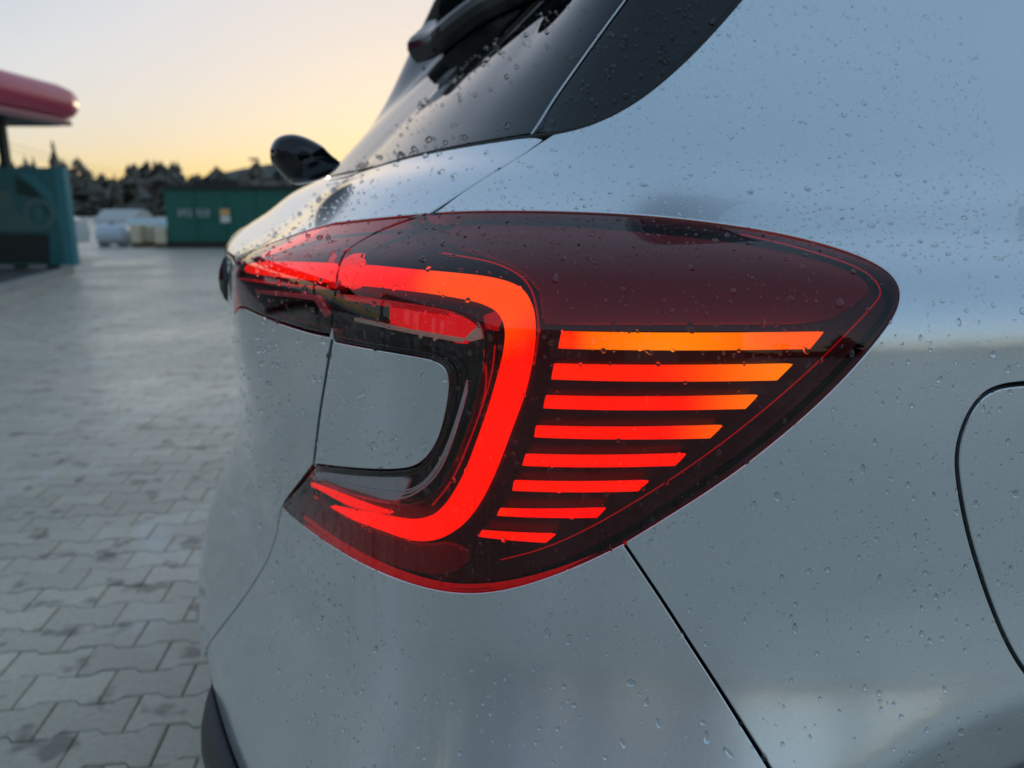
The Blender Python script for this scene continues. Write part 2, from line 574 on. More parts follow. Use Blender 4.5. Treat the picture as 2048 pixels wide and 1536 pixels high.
# outlines read on the body surface
LAMP_TOP = [(866,428),(900,426),(960,424),(1080,424),(1200,428),(1310,435),(1420,447),(1520,462),(1600,478),(1680,500),(1740,523),(1780,548),(1797,574)]
LAMP_FRONT = [(1797,602),(1785,632),(1760,668),(1725,712),(1680,762),(1620,820),(1550,880),(1480,935),(1400,990),(1320,1040),(1250,1083)]
LAMP_BOT = [(1180,1118),(1110,1147),(1040,1170),(980,1182),(920,1184),(860,1175),(800,1157),(740,1132),(680,1100),(630,1067),(590,1037),(563,1013)]
CUT = [(634,932),(680,938),(740,943),(795,944),(830,938),(856,918),(876,886),(889,846),(898,800),(901,765),(895,738),(880,722),(852,712),(780,700),(720,690),(668,680)]
GAP_LAMP = [(664,668),(666,640),(670,600),(676,560),(683,525),(692,505),(705,492),(750,466),(800,446),(855,428)]
GAP_LOW = [(563,1013),(557,1040),(552,1070),(540,1105),(520,1145),(495,1185),(465,1225),(430,1270),(405,1312)]
GAP_MID = [(664,668),(655,720),(645,780),(636,840),(630,890),(625,932)]
GAP_UP = [(855,428),(920,386),(1000,336),(1060,297),(1108,266)]
GLASS_LOW = [(1062,272),(960,288),(850,308),(750,335),(660,361),(600,384)]
PIL_IN = [(1062,268),(1110,190),(1180,92),(1248,0),(1330,-108),(1420,-220)]
PIL_OUT = [(1108,266),(1160,255),(1215,234),(1275,200),(1335,152),(1400,90),(1480,0),(1560,-100),(1650,-215)]
BUMP_LINE = [(1250,1090),(1300,1164),(1360,1256),(1420,1348),(1480,1442),(1540,1536),(1620,1660)]
FUEL = [(2048,765),(2000,771),(1965,788),(1938,824),(1920,868),(1912,912),(1915,960),(1925,1020),(1940,1085),(1960,1150),(1985,1220),(2012,1284),(2048,1345),
        (2090,1388),(2140,1408),(2210,1405),(2280,1380),(2330,1320),(2345,1230),(2340,1080),(2325,930),(2290,830),(2230,775),(2140,760)]

lampT, lampF, lampB = szl(LAMP_TOP), szl(LAMP_FRONT), szl(LAMP_BOT)
cut, gapL, gapLow, gapMid, gapUp = szl(CUT), szl(GAP_LAMP), szl(GAP_LOW), szl(GAP_MID), szl(GAP_UP)
glassLow, pilIn, pilOut = szl(GLASS_LOW), szl(PIL_IN), szl(PIL_OUT)
bumpLine, fuel = szl(BUMP_LINE), szl(FUEL)
Z_TOP = 1.50
sm_ = lambda L, n=2: chaikin(L, n)

# tail of each upper curve carried on to roof height
def to_roof(L):
    (s0, z0), (s1, z1) = L[-2], L[-1]
    k = (Z_TOP - z1) / max(z1 - z0, 1e-3)
    return L + [(s1 + (s1 - s0) * min(k, 3), Z_TOP)] if z1 < Z_TOP - .01 else L
pilIn, pilOut = to_roof(pilIn), to_roof(pilOut)

# --- rear quarter panel (right): above and in front of the lamp
S_FRONT = -2.9
arch = []
for a in np.linspace(R(200), R(-20), 40):
    x, z = ARCH_X + (ARCH_R - .22) * math.cos(a), ARCH_Z + (ARCH_R - .22) * math.sin(a)
    if z > .16:
        k = int(np.argmin(np.abs(_curve[:_k0, 0] - x))); arch.append((float(S_TAB[k]), z))
bl_top = bumpLine[0]
s_end_bump = bumpLine[-1]
quarter = sm_([lampT[0]] + gapUp[1:]) + sm_(pilOut)[1:] + [(S_FRONT, Z_TOP), (S_FRONT, .20)]
low = [p for p in sorted(arch) ]
arch_up = [p for p in low if p[0] < s_end_bump[0] - .01]
quarter += arch_up if arch_up else [(S_FRONT + .1, .2)]
quarter += sm_(bumpLine)[::-1] + sm_(lampT + lampF)[::-1]
fuel_s = chaikin(fuel, 2, True)
# side windows cut from the quarter/side skin
win = [(-.90,1.20),(-1.02,1.185),(-1.5,1.175),(-2.6,1.17),(-2.6,1.44),(-1.5,1.45),(-1.15,1.44),(-1.0,1.36)]
win_s = chaikin(win, 2, True)
def both(name, outline, mat, parent_fn=None, holes=(), **kw):
    a = car_part(panel(name, outline, mat, car, holes=holes, **kw))
    b = car_part(panel(name, mirror_sz(outline), mat, car, holes=[mirror_sz(h) for h in holes], **dict(kw, g=.03, step=.012)))
    return a, b
both('quarter_panel', quarter, M['paint'], holes=[fuel_s, win_s], g=.012)
car_part(panel('fuel_door', fuel_s, M['paint'], car, inset=.0042, g=.012))
both('side_window', win_s, M['glass'], g=.04, step=.012, inset=.004, depth=.002)

# --- body-coloured piece held inside the lamp's C
insert = sm_(cut) + gapMid[:1] + sm_(gapMid)[1:]
both('lamp_insert_panel', insert, M['paint'], g=.010, inset=.0035, depth=.001)

# --- bumper, right across the back
bum_r = sm_(gapLow)[::-1] + sm_([gapLow[0]] + lampB[::-1][1:] + lampF[-1:])[1:] + sm_(bumpLine)
arch_dn = [p for p in low if p[0] > s_end_bump[0] + .01]
zb_low = .375
trimline = [(s_end_bump[0] + .015, .42)]
sb = gapLow[-1][0]
bumper = bum_r + trimline
bumper += [(s_end_bump[0] + .02, zb_low), (.0, zb_low), (.35, zb_low), (SC, zb_low), (2*SC-.35, zb_low), (2*SC, zb_low)]
bumper += mirror_sz(bum_r + trimline + [(s_end_bump[0] + .02, zb_low)])[::-1]
gl_end = (sb + .02, gapLow[-1][1] - .012)
bumper += [(2 * SC - gl_end[0], gl_end[1]), gl_end]
car_part(panel('rear_bumper', bumper, M['paint'], car, g=.014, inset=.0028))
# black lower bumper
low_tr = [(s_end_bump[0] + .02, zb_low - .004), (.0, zb_low - .004), (SC, zb_low - .004), (2*SC - s_end_bump[0] - .02, zb_low - .004),
          (2*SC - s_end_bump[0] - .02, .20), (SC, .20), (0, .20), (s_end_bump[0] + .02, .20)]
def low_pos(s, z):
    smm = np.minimum(s, 2 * SC - s)
    k = .032 * (1 - smoothstep(.46, .60, s)) * smoothstep(-.25, .15, smm) - .014
    return body(s, z) + bn(s, z) * k[:, None]
car_part(panel('lower_bumper', low_tr, M['plastic'], car, g=.03, step=.02, inset=0, pos=low_pos, drop=.03))

# --- tailgate
TL_TOP = [(855,428),(790,433),(720,440),(640,450),(560,465),(505,482),(470,506)]
TL_BOT = [(664,672),(620,663),(570,648),(520,629),(480,609),(452,592)]
tlT, tlB = szl(TL_TOP), szl(TL_BOT)
zt, zb = tlT[-1][1], tlB[-1][1]
sL = SC - .16
tlT2 = [p for p in tlT if p[0] < sL - .05] + [(sL, zt - .004)]
tlB2 = [p for p in tlB if p[0] < sL - .05] + [(sL, zb + .002)]
gl_low = [p for p in glassLow if p[0] < SC - .1]
zg = glassLow[-1][1]
# upper tailgate skin between lamp and glass, full width
ledge_r = sm_([gapL[-1]] + gapUp[1:-1]) + sm_([(gapUp[-1][0] + .012, gapUp[-1][1] - .006)] + gl_low)
gate_up = ledge_r + [(SC, gl_low[-1][1] + .002)] + mirror_sz(ledge_r)[::-1]
lampline = sm_(tlT2)
gate_up += mirror_sz(lampline) + [(2*SC - sL - .001, zb), (sL + .001, zb)][0:0] + [(SC, lampline[-1][1])] + lampline[::-1]
car_part(panel('tailgate_ledge', gate_up, M['paint'], car, g=.012, inset=.0016))
# lower tailgate skin
lowline = sm_(tlB2)
gate_r = sm_(gapMid) + sm_([gapMid[-1], sz(600,965)] + gapLow)[1:]
zlow = gapLow[-1][1]
gate = gate_r + [gl_end, (2*SC - gl_end[0], gl_end[1])] + mirror_sz(gate_r)[::-1]
gate += mirror_sz(lowline) + [(2*SC - sL - .001, lampline[-1][1] - .001), (sL + .001, lampline[-1][1] - .001)] + lowline[::-1]
car_part(panel('tailgate', gate, M['paint'], car, g=.014, inset=.0034))

# --- rear glass and pillar trim
glass_r = sm_([(gapUp[-1][0] + .02, pilIn[0][1] + .004)] + pilIn[1:])
gr = sm_(gl_low)[::-1] + glass_r
gz = gr[0][1]
gls = [(SC, gz + .003)] + gr + mirror_sz(gr)[::-1]
car_part(panel('rear_window', gls, M['glass'], car, g=.018, inset=.0055, depth=.001))
pil = sm_(pilIn) + sm_(pilOut)[::-1]
both('pillar_trim', pil, M['gloss_black'], g=.014, inset=.0042, depth=.002)

def seal(name, L, mat, rad, depth):
    A = np.array(chaikin(L, 2)); P_ = bp(A[:, 0], A[:, 1], depth)
    return car_part(MB().tube([tuple(p) for p in P_], rad, 8).build(name, mat, car, smooth=True))
seal('glass_seal', pilOut, M['rubber'], .0042, .0028)
seal('glass_seal', [(gapUp[-1][0], gapUp[-1][1])] + glassLow[:-1], M['rubber'], .0040, .0028)
seal('glass_trim', pilIn, M['badge'], .0016, .0012)  # added chrome tube standing for the bright reflection on the edge

# --- roof and dark inner shell
sa = np.concatenate([np.arange(S_FRONT, -.6, .05), np.arange(-.6, 2*SC + .6, .015), np.arange(2*SC + .6, 2*SC - S_FRONT, .05)])
zz = np.arange(.2, Z_TOP + .001, .02)
SS, ZZ = np.meshgrid(sa, zz, indexing='ij')
P = bp(SS.ravel(), ZZ.ravel(), .03); nz = len(zz)
keep = []
for i in range(len(sa) - 1):
    for j in range(nz - 1):
        keep.append((i*nz+j, i*nz+j+1, (i+1)*nz+j+1, (i+1)*nz+j))
car_part(mesh_obj('body_shell', P, keep, M['shell'], car))
tp = bp(sa, np.full(len(sa), Z_TOP), 0.0); hf = len(sa) // 2
vs = []; fs = []
cz = 1.565
prof_k = [0, .12, .3, .5, .7, .88, 1]
nrow = len(prof_k)
for i in range(hf):
    a, b = tp[i], tp[len(sa) - 1 - i]
    for k in prof_k:
        p = a * (1 - k) + b * k; q = p.copy()
        q[2] = Z_TOP + .065 * (1 - (2 * k - 1) ** 4) * min(1, (hf - i) / 14)
        vs.append(q)
for i in range(hf - 1):
    for k in range(nrow - 1):
        fs.append((i*nrow+k, i*nrow+k+1, (i+1)*nrow+k+1, (i+1)*nrow+k))
car_part(mesh_obj('roof', vs, fs, M['gloss_black'], car, smooth=True))

# ------------------------------------------------------------------ right tail lamp
def glow_panel(name, outline, parent, colour_fn, depth, g=.008, step=.005, inset=0.0, drop=.006, r=.0008):
    o = car_part(panel(name, outline, M['glow'], parent, inset=inset, depth=depth, g=g, step=step, drop=drop, r=r))
    me = o.data
    at = me.color_attributes.new('glow', 'FLOAT_COLOR', 'POINT')
    f = np.array((0, math.cos(PITCH), -math.sin(PITCH))); up = np.array((0, math.sin(PITCH), math.cos(PITCH)))
    buf = []
    for v in me.vertices:
        p = np.array(v.co); c = colour_fn(p)
        buf += [*c, 1.0]
    at.data.foreach_set('color', buf)
    return o

lamp_out = sm_(lampT + lampF + lampB) + sm_([lampB[-1], sz(598,972), cut[0]])[1:] + sm_(cut)[1:] + sm_(gapL)
lamp = car_part(panel('tail_lamp', lamp_out, M['housing'], car, inset=.003, depth=.016, g=.012, rim=False))
def lamp_part(o):
    return o
def lp(name, outline, mat, **kw):
    return car_part(panel(name, outline, mat, lamp, **kw))
lens_kw = dict(inset=.0012, g=.010, r=.0016, drop=.015)
# split between the red lens and the clear inner window
INNER = [(690,592),(760,598),(850,612),(915,624),(950,638),(967,660),(970,700),(964,750),(952,800),(936,855),(918,900),(898,945),(876,980),(850,1002),(815,1010),(770,1004),(720,990),(670,972),(640,962)]
inner = szl(INNER)
p_g1, p_g2 = sz(669, 592), sz(610, 962)
red = sm_(lampT + lampF + lampB) + [sz(598, 976), p_g2] + sm_(inner)[::-1] + [p_g1] + sm_([sz(671,590), sz(676,560), sz(683,525), sz(692,505), sz(705,492), sz(750,466), sz(800,446), sz(855,428)])
lp('red_lens', red, M['red_lens'], **lens_kw)
clear = sm_(inner) + [p_g2] + sm_(cut) + [sz(665, 668), p_g1]
lp('clear_lens', clear, M['clear_lens'], inset=.0008, g=.010, r=.0012, drop=.012)
# black bezel behind the clear window
lp('bezel', clear, M['bezel'], inset=.001, depth=.0135, g=.012, rim=False)

# redder sheet above the bars, sky light on the housing put into its colour
lp('reflector_deck', sm_(szl([(1092,645),(1400,645),(1648,645),(1700,612),(1738,585),(1725,556),(1660,528),(1560,502),(1420,480),(1250,462),(1080,452),(960,450),(900,452),(905,490),(980,508),(1050,540),(1082,580)], .012), 1), M['deck'], inset=0, depth=.0115, g=.012, step=.006, drop=.004, r=.001)
lp('reflector_deck', sm_(szl([(575,1015),(620,985),(660,1020),(720,1048),(790,1078),(850,1092),(900,1085),(950,1110),(900,1150),(800,1135),(700,1090),(620,1045)], .012), 1), M['deck'], inset=0, depth=.0115, g=.010, step=.005, drop=.004, r=.001)  # same skylit red reused at the lower left
# C-shaped light guide
C_OUT = [(686,531),(732,529),(832,539),(918,546),(985,554),(1035,569),(1058,593),(1067,629),(1067,679),(1060,729),(1046,790),(1018,864),(988,944),(958,1005),(924,1050),(886,1075),(847,1083),(809,1077),(764,1060),(710,1041),(661,1014)]
C_IN = [(718,1026),(756,1033),(790,1040),(825,1045),(863,1035),(888,1014),(908,986),(931,944),(954,883),(977,818),(996,752),(1008,706),(1013,660),(1001,626),(968,602),(918,589),(835,576),(717,564),(684,569)]
dC = .006
cpoly = sm_(szl(C_OUT, dC)) + sm_(szl(C_IN, dC))
RED, ORANGE, AMBER = np.array((1.0, .012, .0)), np.array((1.0, .165, .0)), np.array((1.0, .36, .0))
def c_col(p):
    d = np.linalg.norm(p - body(*sz_or))
    k = float(1 - smoothstep(.045, .085, d))
    return RED * (1 - k) + ORANGE * k + np.array((0, .0015, 0))
sz_or = sz(968, 560, dC)
glow_panel('light_guide', cpoly, lamp, c_col, dC)
# bright red lead-in beside the gap
glow_panel('light_guide', sm_(szl([(684,560),(690,520),(702,500),(724,500),(716,522),(712,566),(690,572)], .004), 1), lamp, lambda p: RED * .75, .008)
# lower thin red blade
glow_panel('light_guide', szl([(618,968),(640,976),(700,1003),(750,1021),(775,1028),(745,1026),(690,1010),(640,983),(620,973)], .004), lamp, lambda p: RED * .9, .006, step=.003, g=.005)
# horizontal bars on the flank
BARS = [[(1124,663),(1647,664),(1620,697),(1117,696)],[(1109,729),(1585,729),(1554,760),(1103,758)],[(1092,793),(1515,792),(1491,817),(1087,816)],
        [(1072,854),(1444,853),(1420,876),(1069,874)],[(1051,911),(1371,910),(1350,931),(1045,931)],[(1028,964),(1296,964),(1276,982),(1025,981)],
        [(999,1020),(1210,1019),(1193,1035),(994,1031)],[(962,1064),(1109,1071),(1091,1085),(957,1073)]]
dB = .004
for k, q in enumerate(BARS):
    L = szl(q, dB)
    a, b = body(*L[0]), body(*L[1])
    def bar_col(p, a=a, b=b, k=k):
        t = float(np.dot(p - a, b - a) / np.dot(b - a, b - a))
        if k == 0:
            h = .55 + .45 * math.exp(-((t - .42) / .30) ** 2) - .5 * math.exp(-(t / .07) ** 2)
            g_ = .06 + .68 * max(0, h - .35)
        elif k == 1: g_ = .030 + .40 * float(smoothstep(.35, 1.0, t)) ** 1.3
        elif k == 2: g_ = .018 + .32 * float(smoothstep(.62, 1.0, t))
        elif k == 3: g_ = .016 + .20 * float(smoothstep(.68, 1.0, t))
        elif k == 6: g_ = .004 + .03 * float(1 - smoothstep(.0, .3, t))
        else: g_ = .016
        return np.array((1.0, g_, 0.0))
    # fine points along the bar so that its glow can vary
    n = 16
    top = [tuple(np.array(L[0]) * (1 - i/n) + np.array(L[1]) * i/n) for i in range(n + 1)]
    bot = [tuple(np.array(L[2]) * (1 - i/n) + np.array(L[3]) * i/n) for i in range(n + 1)]
    glow_panel('light_bar', top + bot, lamp, bar_col, dB, g=.006, step=.006, drop=.004, r=.0005)
# thin red moulding following the front and lower edge inside the lens
def tube_on(name, pts, mat, parent, depth, rad, n=2):
    L = chaikin(szl(pts, depth), n)
    A = np.array(L); P = bp(A[:, 0], A[:, 1], depth)
    return car_part(MB().tube([tuple(p) for p in P], rad, 6).build(name, mat, parent, smooth=True))
tube_on('moulding', [(1480,468),(1580,490),(1680,520),(1735,545),(1758,570),(1762,590),(1745,612),(1700,660),(1620,740),(1540,810),(1440,890),(1340,960),(1240,1022),(1160,1066),(1080,1100),(1000,1120)], M['red_edge'], lamp, .006, .0006)
tube_on('moulding', [(1700,765),(1620,835),(1540,900),(1450,965),(1350,1030),(1240,1090),(1150,1130),(1060,1158),(980,1172),(900,1172),(820,1152),(740,1118),(660,1072),(610,1035)], M['red_edge'], lamp, .007, .0024)
tube_on('moulding', [(880,505),(960,518),(1010,532),(1050,556),(1070,590),(1078,640),(1076,680),(1068,730)], M['red_edge'], lamp, .004, .0008)
# warm strip, self-glowing red reflector and sky-toned chrome pieces in the clear window
lp('reflector', sm_(szl([(785,608),(860,618),(915,630),(945,645),(960,662),(945,672),(930,690),(880,668),(820,655),(784,645)], .010), 1), M['red_reflector'], inset=0, depth=.0075, g=.008, step=.004, drop=.004, r=.0008)
lp('reflector_strip', szl([(692,590),(740,596),(830,610),(900,622),(898,630),(825,620),(740,606),(696,600)], .009), M['red_edge'], inset=0, depth=.006, g=.008, step=.004, drop=.003, r=.0005)
lp('chrome_strip', szl([(712,636),(760,645),(850,663),(930,677),(928,684),(850,671),(760,652),(712,642)], .009), M['warm_chrome'], inset=0, depth=.007, g=.008, step=.004, drop=.004, r=.0005)
lp('corner_prism', szl([(962,650),(966,676),(945,682),(930,679),(945,664)], .008), M['warm_chrome'], inset=0, depth=.006, g=.006, step=.004, drop=.004, r=.0005)
lp('corner_prism', szl([(968,632),(996,622),(1002,636),(990,660),(972,655)], .008), M['red_edge'], inset=0, depth=.008, g=.006, step=.004, drop=.004, r=.0008)
lp('lower_reflector', sm_(szl([(628,945),(690,948),(760,954),(820,955),(812,975),(800,995),(785,1008),(740,1000),(690,984),(640,962)], .0045), 1), M['chrome'], inset=0, depth=.0045, g=.008, step=.005, drop=.004, r=.0006)  # pale sheet standing for sky reflected in the clear lens
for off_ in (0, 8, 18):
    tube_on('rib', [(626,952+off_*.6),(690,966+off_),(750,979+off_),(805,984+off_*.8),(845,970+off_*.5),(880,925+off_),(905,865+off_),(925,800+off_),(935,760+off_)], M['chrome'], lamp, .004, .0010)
tube_on('rib', [(968,700),(975,760),(962,820),(940,880),(920,930),(895,975),(865,1010)], M['red_edge'], lamp, .007, .0009)
tube_on('rib', [(990,690),(985,745),(966,810),(940,880),(915,935)], M['red_edge'], lamp, .009, .0008)
# window inner frame line
tube_on('window_frame', [(672,672),(720,682),(790,695),(860,706),(893,722),(908,748),(905,790),(896,842),(884,885),(862,925),(835,947),(790,952),(700,948),(640,940)], M['bezel'], lamp, .001, .0013)

# left tail lamp, beyond the tailgate
lamp_l = car_part(panel('tail_lamp', mirror_sz(lamp_out), M['housing'], car, inset=.003, depth=.012, g=.02, step=.01, rim=False))
car_part(panel('red_lens', mirror_sz(lamp_out), M['red_lens'], lamp_l, inset=.0012, g=.02, step=.01))

# ------------------------------------------------------------------ lamp strip on the tailgate (both halves)
gap_r = [p for p in szl([(855,428),(800,446),(750,466),(705,492),(692,505),(683,525),(676,560),(670,600),(666,640),(664,668)])]
tg_out = sm_(gap_r)[:-1] + lowline + lampline[::-1][:-1]
tg_lamp = car_part(panel('tailgate_lamp', tg_out, M['housing'], car, inset=.0035, depth=.016, g=.014, rim=False))
car_part(panel('red_lens', tg_out, M['red_lens'], tg_lamp, inset=.003, g=.012, r=.0016, drop=.014))
dT = .006
bar_t = sm_(szl([(672,527),(620,524),(560,523),(510,525),(492,530),(488,538),(495,545),(540,550),(600,556),(660,562)], dT), 1)
glow_panel('light_bar', bar_t, tg_lamp, lambda p: RED + np.array((0, .001, 0)), dT)
glow_panel('light_bar', szl([(668,500),(660,575),(652,575),(660,562),(664,530),(660,505)], dT), tg_lamp, lambda p: RED * .4, .008, step=.004)
tube_on('moulding', [(660,577),(610,573),(560,568),(510,562),(480,557)], M['red_edge'], tg_lamp, .005, .0016)
lowbz = szl([(662,582),(600,578),(540,571),(490,564),(470,572),(500,604),(560,632),(620,650),(658,658)], .010)
car_part(panel('bezel', lowbz, M['bezel'], tg_lamp, inset=0, depth=.011, g=.012, rim=False))
car_part(panel('chrome_strip', szl([(510,580),(570,586),(636,592),(658,628),(650,634),(628,600),(565,592),(510,586)], .008), M['chrome'], tg_lamp, inset=0, depth=.008, g=.008, step=.004, drop=.003, r=.0004))
tg_lamp_l = car_part(panel('tailgate_lamp', mirror_sz(tg_out), M['housing'], car, inset=.0035, depth=.012, g=.02, step=.01, rim=False))
car_part(panel('red_lens', mirror_sz(tg_out), M['red_lens'], tg_lamp_l, inset=.003, g=.02, step=.01))

# emblem between the lamp strips: an upright diamond ring
zc = .5 * (zt + zb) + .0
ec = bp(SC, zc, 0.0); en = bn(np.array([SC]), np.array([zc]))[0]
ex = np.array((-LAT[0], -LAT[1], 0)); ey = np.cross(ex, en); ey = ey if ey[2] > 0 else -ey
dia = [(0, .042), (.032, 0), (0, -.042), (-.032, 0)]
vs, fs = [], []
for sc_, h in ((1.0, .001), (.80, .008), (.40, .014), (.02, .016)):
    for a, b in dia: vs.append(ec + ex * a * sc_ + ey * b * sc_ + en * h)
for r_ in range(3):
    for k in range(4): fs.append((r_*4+k, r_*4+(k+1)%4, (r_+1)*4+(k+1)%4, (r_+1)*4+k))
car_part(mesh_obj('emblem', vs, fs, M['gloss_black'], car))

# ------------------------------------------------------------------ rear wiper head (on the car's centre plane), spoiler, wheel
Q0 = np.array([*_q, 0.0]); F3 = np.array([*FWD, 0.0]); L3 = np.array([*LAT, 0.0])
def on_centre(u, v, lat=0.0):
    d = np.array(ray(u, v)); o = np.array((0, 0, CAM_H))
    t = ((Q0 + L3 * lat - o) @ L3) / (d @ L3)
    return o + d * t
WIP = [(539,300),(545,284),(556,273),(575,268),(597,270),(622,280),(645,293),(656,306),(668,316),(680,324),(678,334),(660,352),(630,364),(600,370),(580,366),(566,352),(552,336),(541,320)]
wp = [on_centre(u, v) for u, v in chaikin(WIP, 2, True)]
wc = np.mean(wp, 0)
vs, fs = [], []; n = len(wp)
prof_w = [(-.055, .25), (-.053, .55), (-.045, .82), (-.028, .96), (0, 1.0), (.016, .975), (.028, .90), (.037, .76), (.043, .55), (.046, .25)]
for off_, k in prof_w:
    for p in wp: vs.append(wc + (p - wc) * k + L3 * off_)
for r_ in range(len(prof_w) - 1):
    for k in range(n): fs.append((r_*n+k, r_*n+(k+1)%n, (r_+1)*n+(k+1)%n, (r_+1)*n+k))
fs.append(tuple(range(n))); fs.append(tuple((len(prof_w)-1)*n + k for k in range(n))[::-1])
wiper = car_part(mesh_obj('wiper', vs, fs, M['gloss_black'], car, smooth=True))
hub_c = wc + L3 * .0 + np.array((0, 0, -.012))
car_part(MB().tube([hub_c - L3 * .02, hub_c + L3 * .024], [.018, .014], 16).build('hub', M['plastic'], wiper, smooth=False))
b0 = on_centre(597, 346, .02)
car_part(MB().tube([b0 - L3 * .01, b0 + L3 * .014], .006, 10).build('bolt', M['badge'], wiper))
c1 = on_centre(612, 312, .022)
car_part(MB().tube([c1 - L3 * .004, c1 + L3 * .004], .004, 8).build('clip', M['badge'], wiper))
arm0 = wc - L3 * .04
car_part(MB().tube([arm0, arm0 - L3 * .12 + np.array((0,0,.01)), arm0 - L3 * .34 + np.array((0,0,.03)) + F3 * .03], [.012, .010, .006], 8).build('arm', M['plastic'], wiper, smooth=True))

# spoiler: a swept section across the top of the glass
def px_of(P):
    q = np.asarray(P) - np.array((0, 0, CAM_H))
    d = q[..., 1] * math.cos(PITCH) - q[..., 2] * math.sin(PITCH)
    return 1024 + FPX * q[..., 0] / d, 768 - FPX * (q[..., 1] * math.sin(PITCH) + q[..., 2] * math.cos(PITCH)) / d
zt_ = np.arange(1.2, 1.60, .002)
def sp_solve(s_):
    u_, v_ = px_of(body(np.full(len(zt_), s_), zt_))
    return float(zt_[int(np.argmin(np.abs(v_ - (112 - (u_ - 850) * 112 / 230))))])
z_mid, z_end = sp_solve(SC), sp_solve(.32)
sp_s = np.linspace(.12, SC, 30)
sp_z = z_end + (z_mid - z_end) * smoothstep(.20, .52, sp_s) + .022
sp_s = np.concatenate([sp_s, (2 * SC - sp_s)[::-1][1:]]); sp_z = np.concatenate([sp_z, sp_z[::-1][1:]])
base = bp(sp_s, sp_z, 0.0)
vs, fs = [], []
for i in range(len(sp_s)):
    th_ = R(90) if i not in (0, len(sp_s) - 1) else R(90)
    for df, dz in ((-.010, -.004), (-.024, .010), (-.032, .024), (-.032, .040), (-.024, .052), (.02, .090), (.22, .130), (.22, .085), (.0, .040)):
        vs.append(base[i] + F3 * df + np.array((0, 0, dz)))
ns_ = 9
for i in range(len(sp_s) - 1):
    for k in range(ns_): fs.append((i*ns_+k, i*ns_+(k+1)%ns_, (i+1)*ns_+(k+1)%ns_, (i+1)*ns_+k))
fs.append(tuple(range(ns_))); fs.append(tuple((len(sp_s)-1)*ns_ + k for k in range(ns_))[::-1])
car_part(mesh_obj('spoiler', vs, fs, M['gloss_black'], car, smooth=False))

# right rear wheel
def wheel(c, axis, rad, w):
    c, axis = Vector(c), Vector(axis).normalized()
    up = Vector((0, 0, 1)); sd = up.cross(axis).normalized()
    ring = [(rad*.62, w), (rad*.70, w*1.05), (rad*.93, w*.98), (rad, w*.80), (rad, -w*.8), (rad*.93, -w), (rad*.6, -w)]
    vs, fs = [], []; n = 48
    for k in range(n):
        a = 2 * math.pi * k / n; d = up * math.cos(a) + sd * math.sin(a)
        for rr, ww in ring: vs.append(c + d * rr + axis * ww)
    m = len(ring)
    for k in range(n):
        for j in range(m - 1): fs.append((k*m+j, k*m+j+1, ((k+1)%n)*m+j+1, ((k+1)%n)*m+j))
    ty = car_part(mesh_obj('wheel', vs, fs, M['tyre'], car, smooth=True))
    mb = MB()
    for k in range(5):
        a = 2 * math.pi * k / 5; d = up * math.cos(a) + sd * math.sin(a); e = axis.cross(d)
        for sgn in (-1, 1):
            mb.tube([c + axis * w * .6, c + axis * w * .75 + d * rad * .35 + e * sgn * rad * .07, c + axis * w * .95 + d * rad * .64 + e * sgn * rad * .16], [.03, .024, .02], 6)
    rim = []
    for k in range(33):
        a = 2 * math.pi * k / 32; d = up * math.cos(a) + sd * math.sin(a); rim.append(c + d * rad * .64 + axis * w * .95)
    mb.tube(rim, .012, 6, cap=False)
    car_part(mb.build('rim', M['alloy'], ty, smooth=True))
wy = float(np.interp(ARCH_X, [.58, .80], [.66, .712]))
wheel((ARCH_X + .12, wy + .16, .33), (LAT[0], LAT[1], 0), .33, .10)

# ------------------------------------------------------------------ ground and paving
def gp(u, v, z=0.0):
    d = ray(u, v); t = (z - CAM_H) / d.z
    return Vector((d.x * t, d.y * t, z))
def pt(u, v, Y):
    d = ray(u, v); t = Y / d.y
    return Vector((d.x * t, Y, CAM_H + d.z * t))

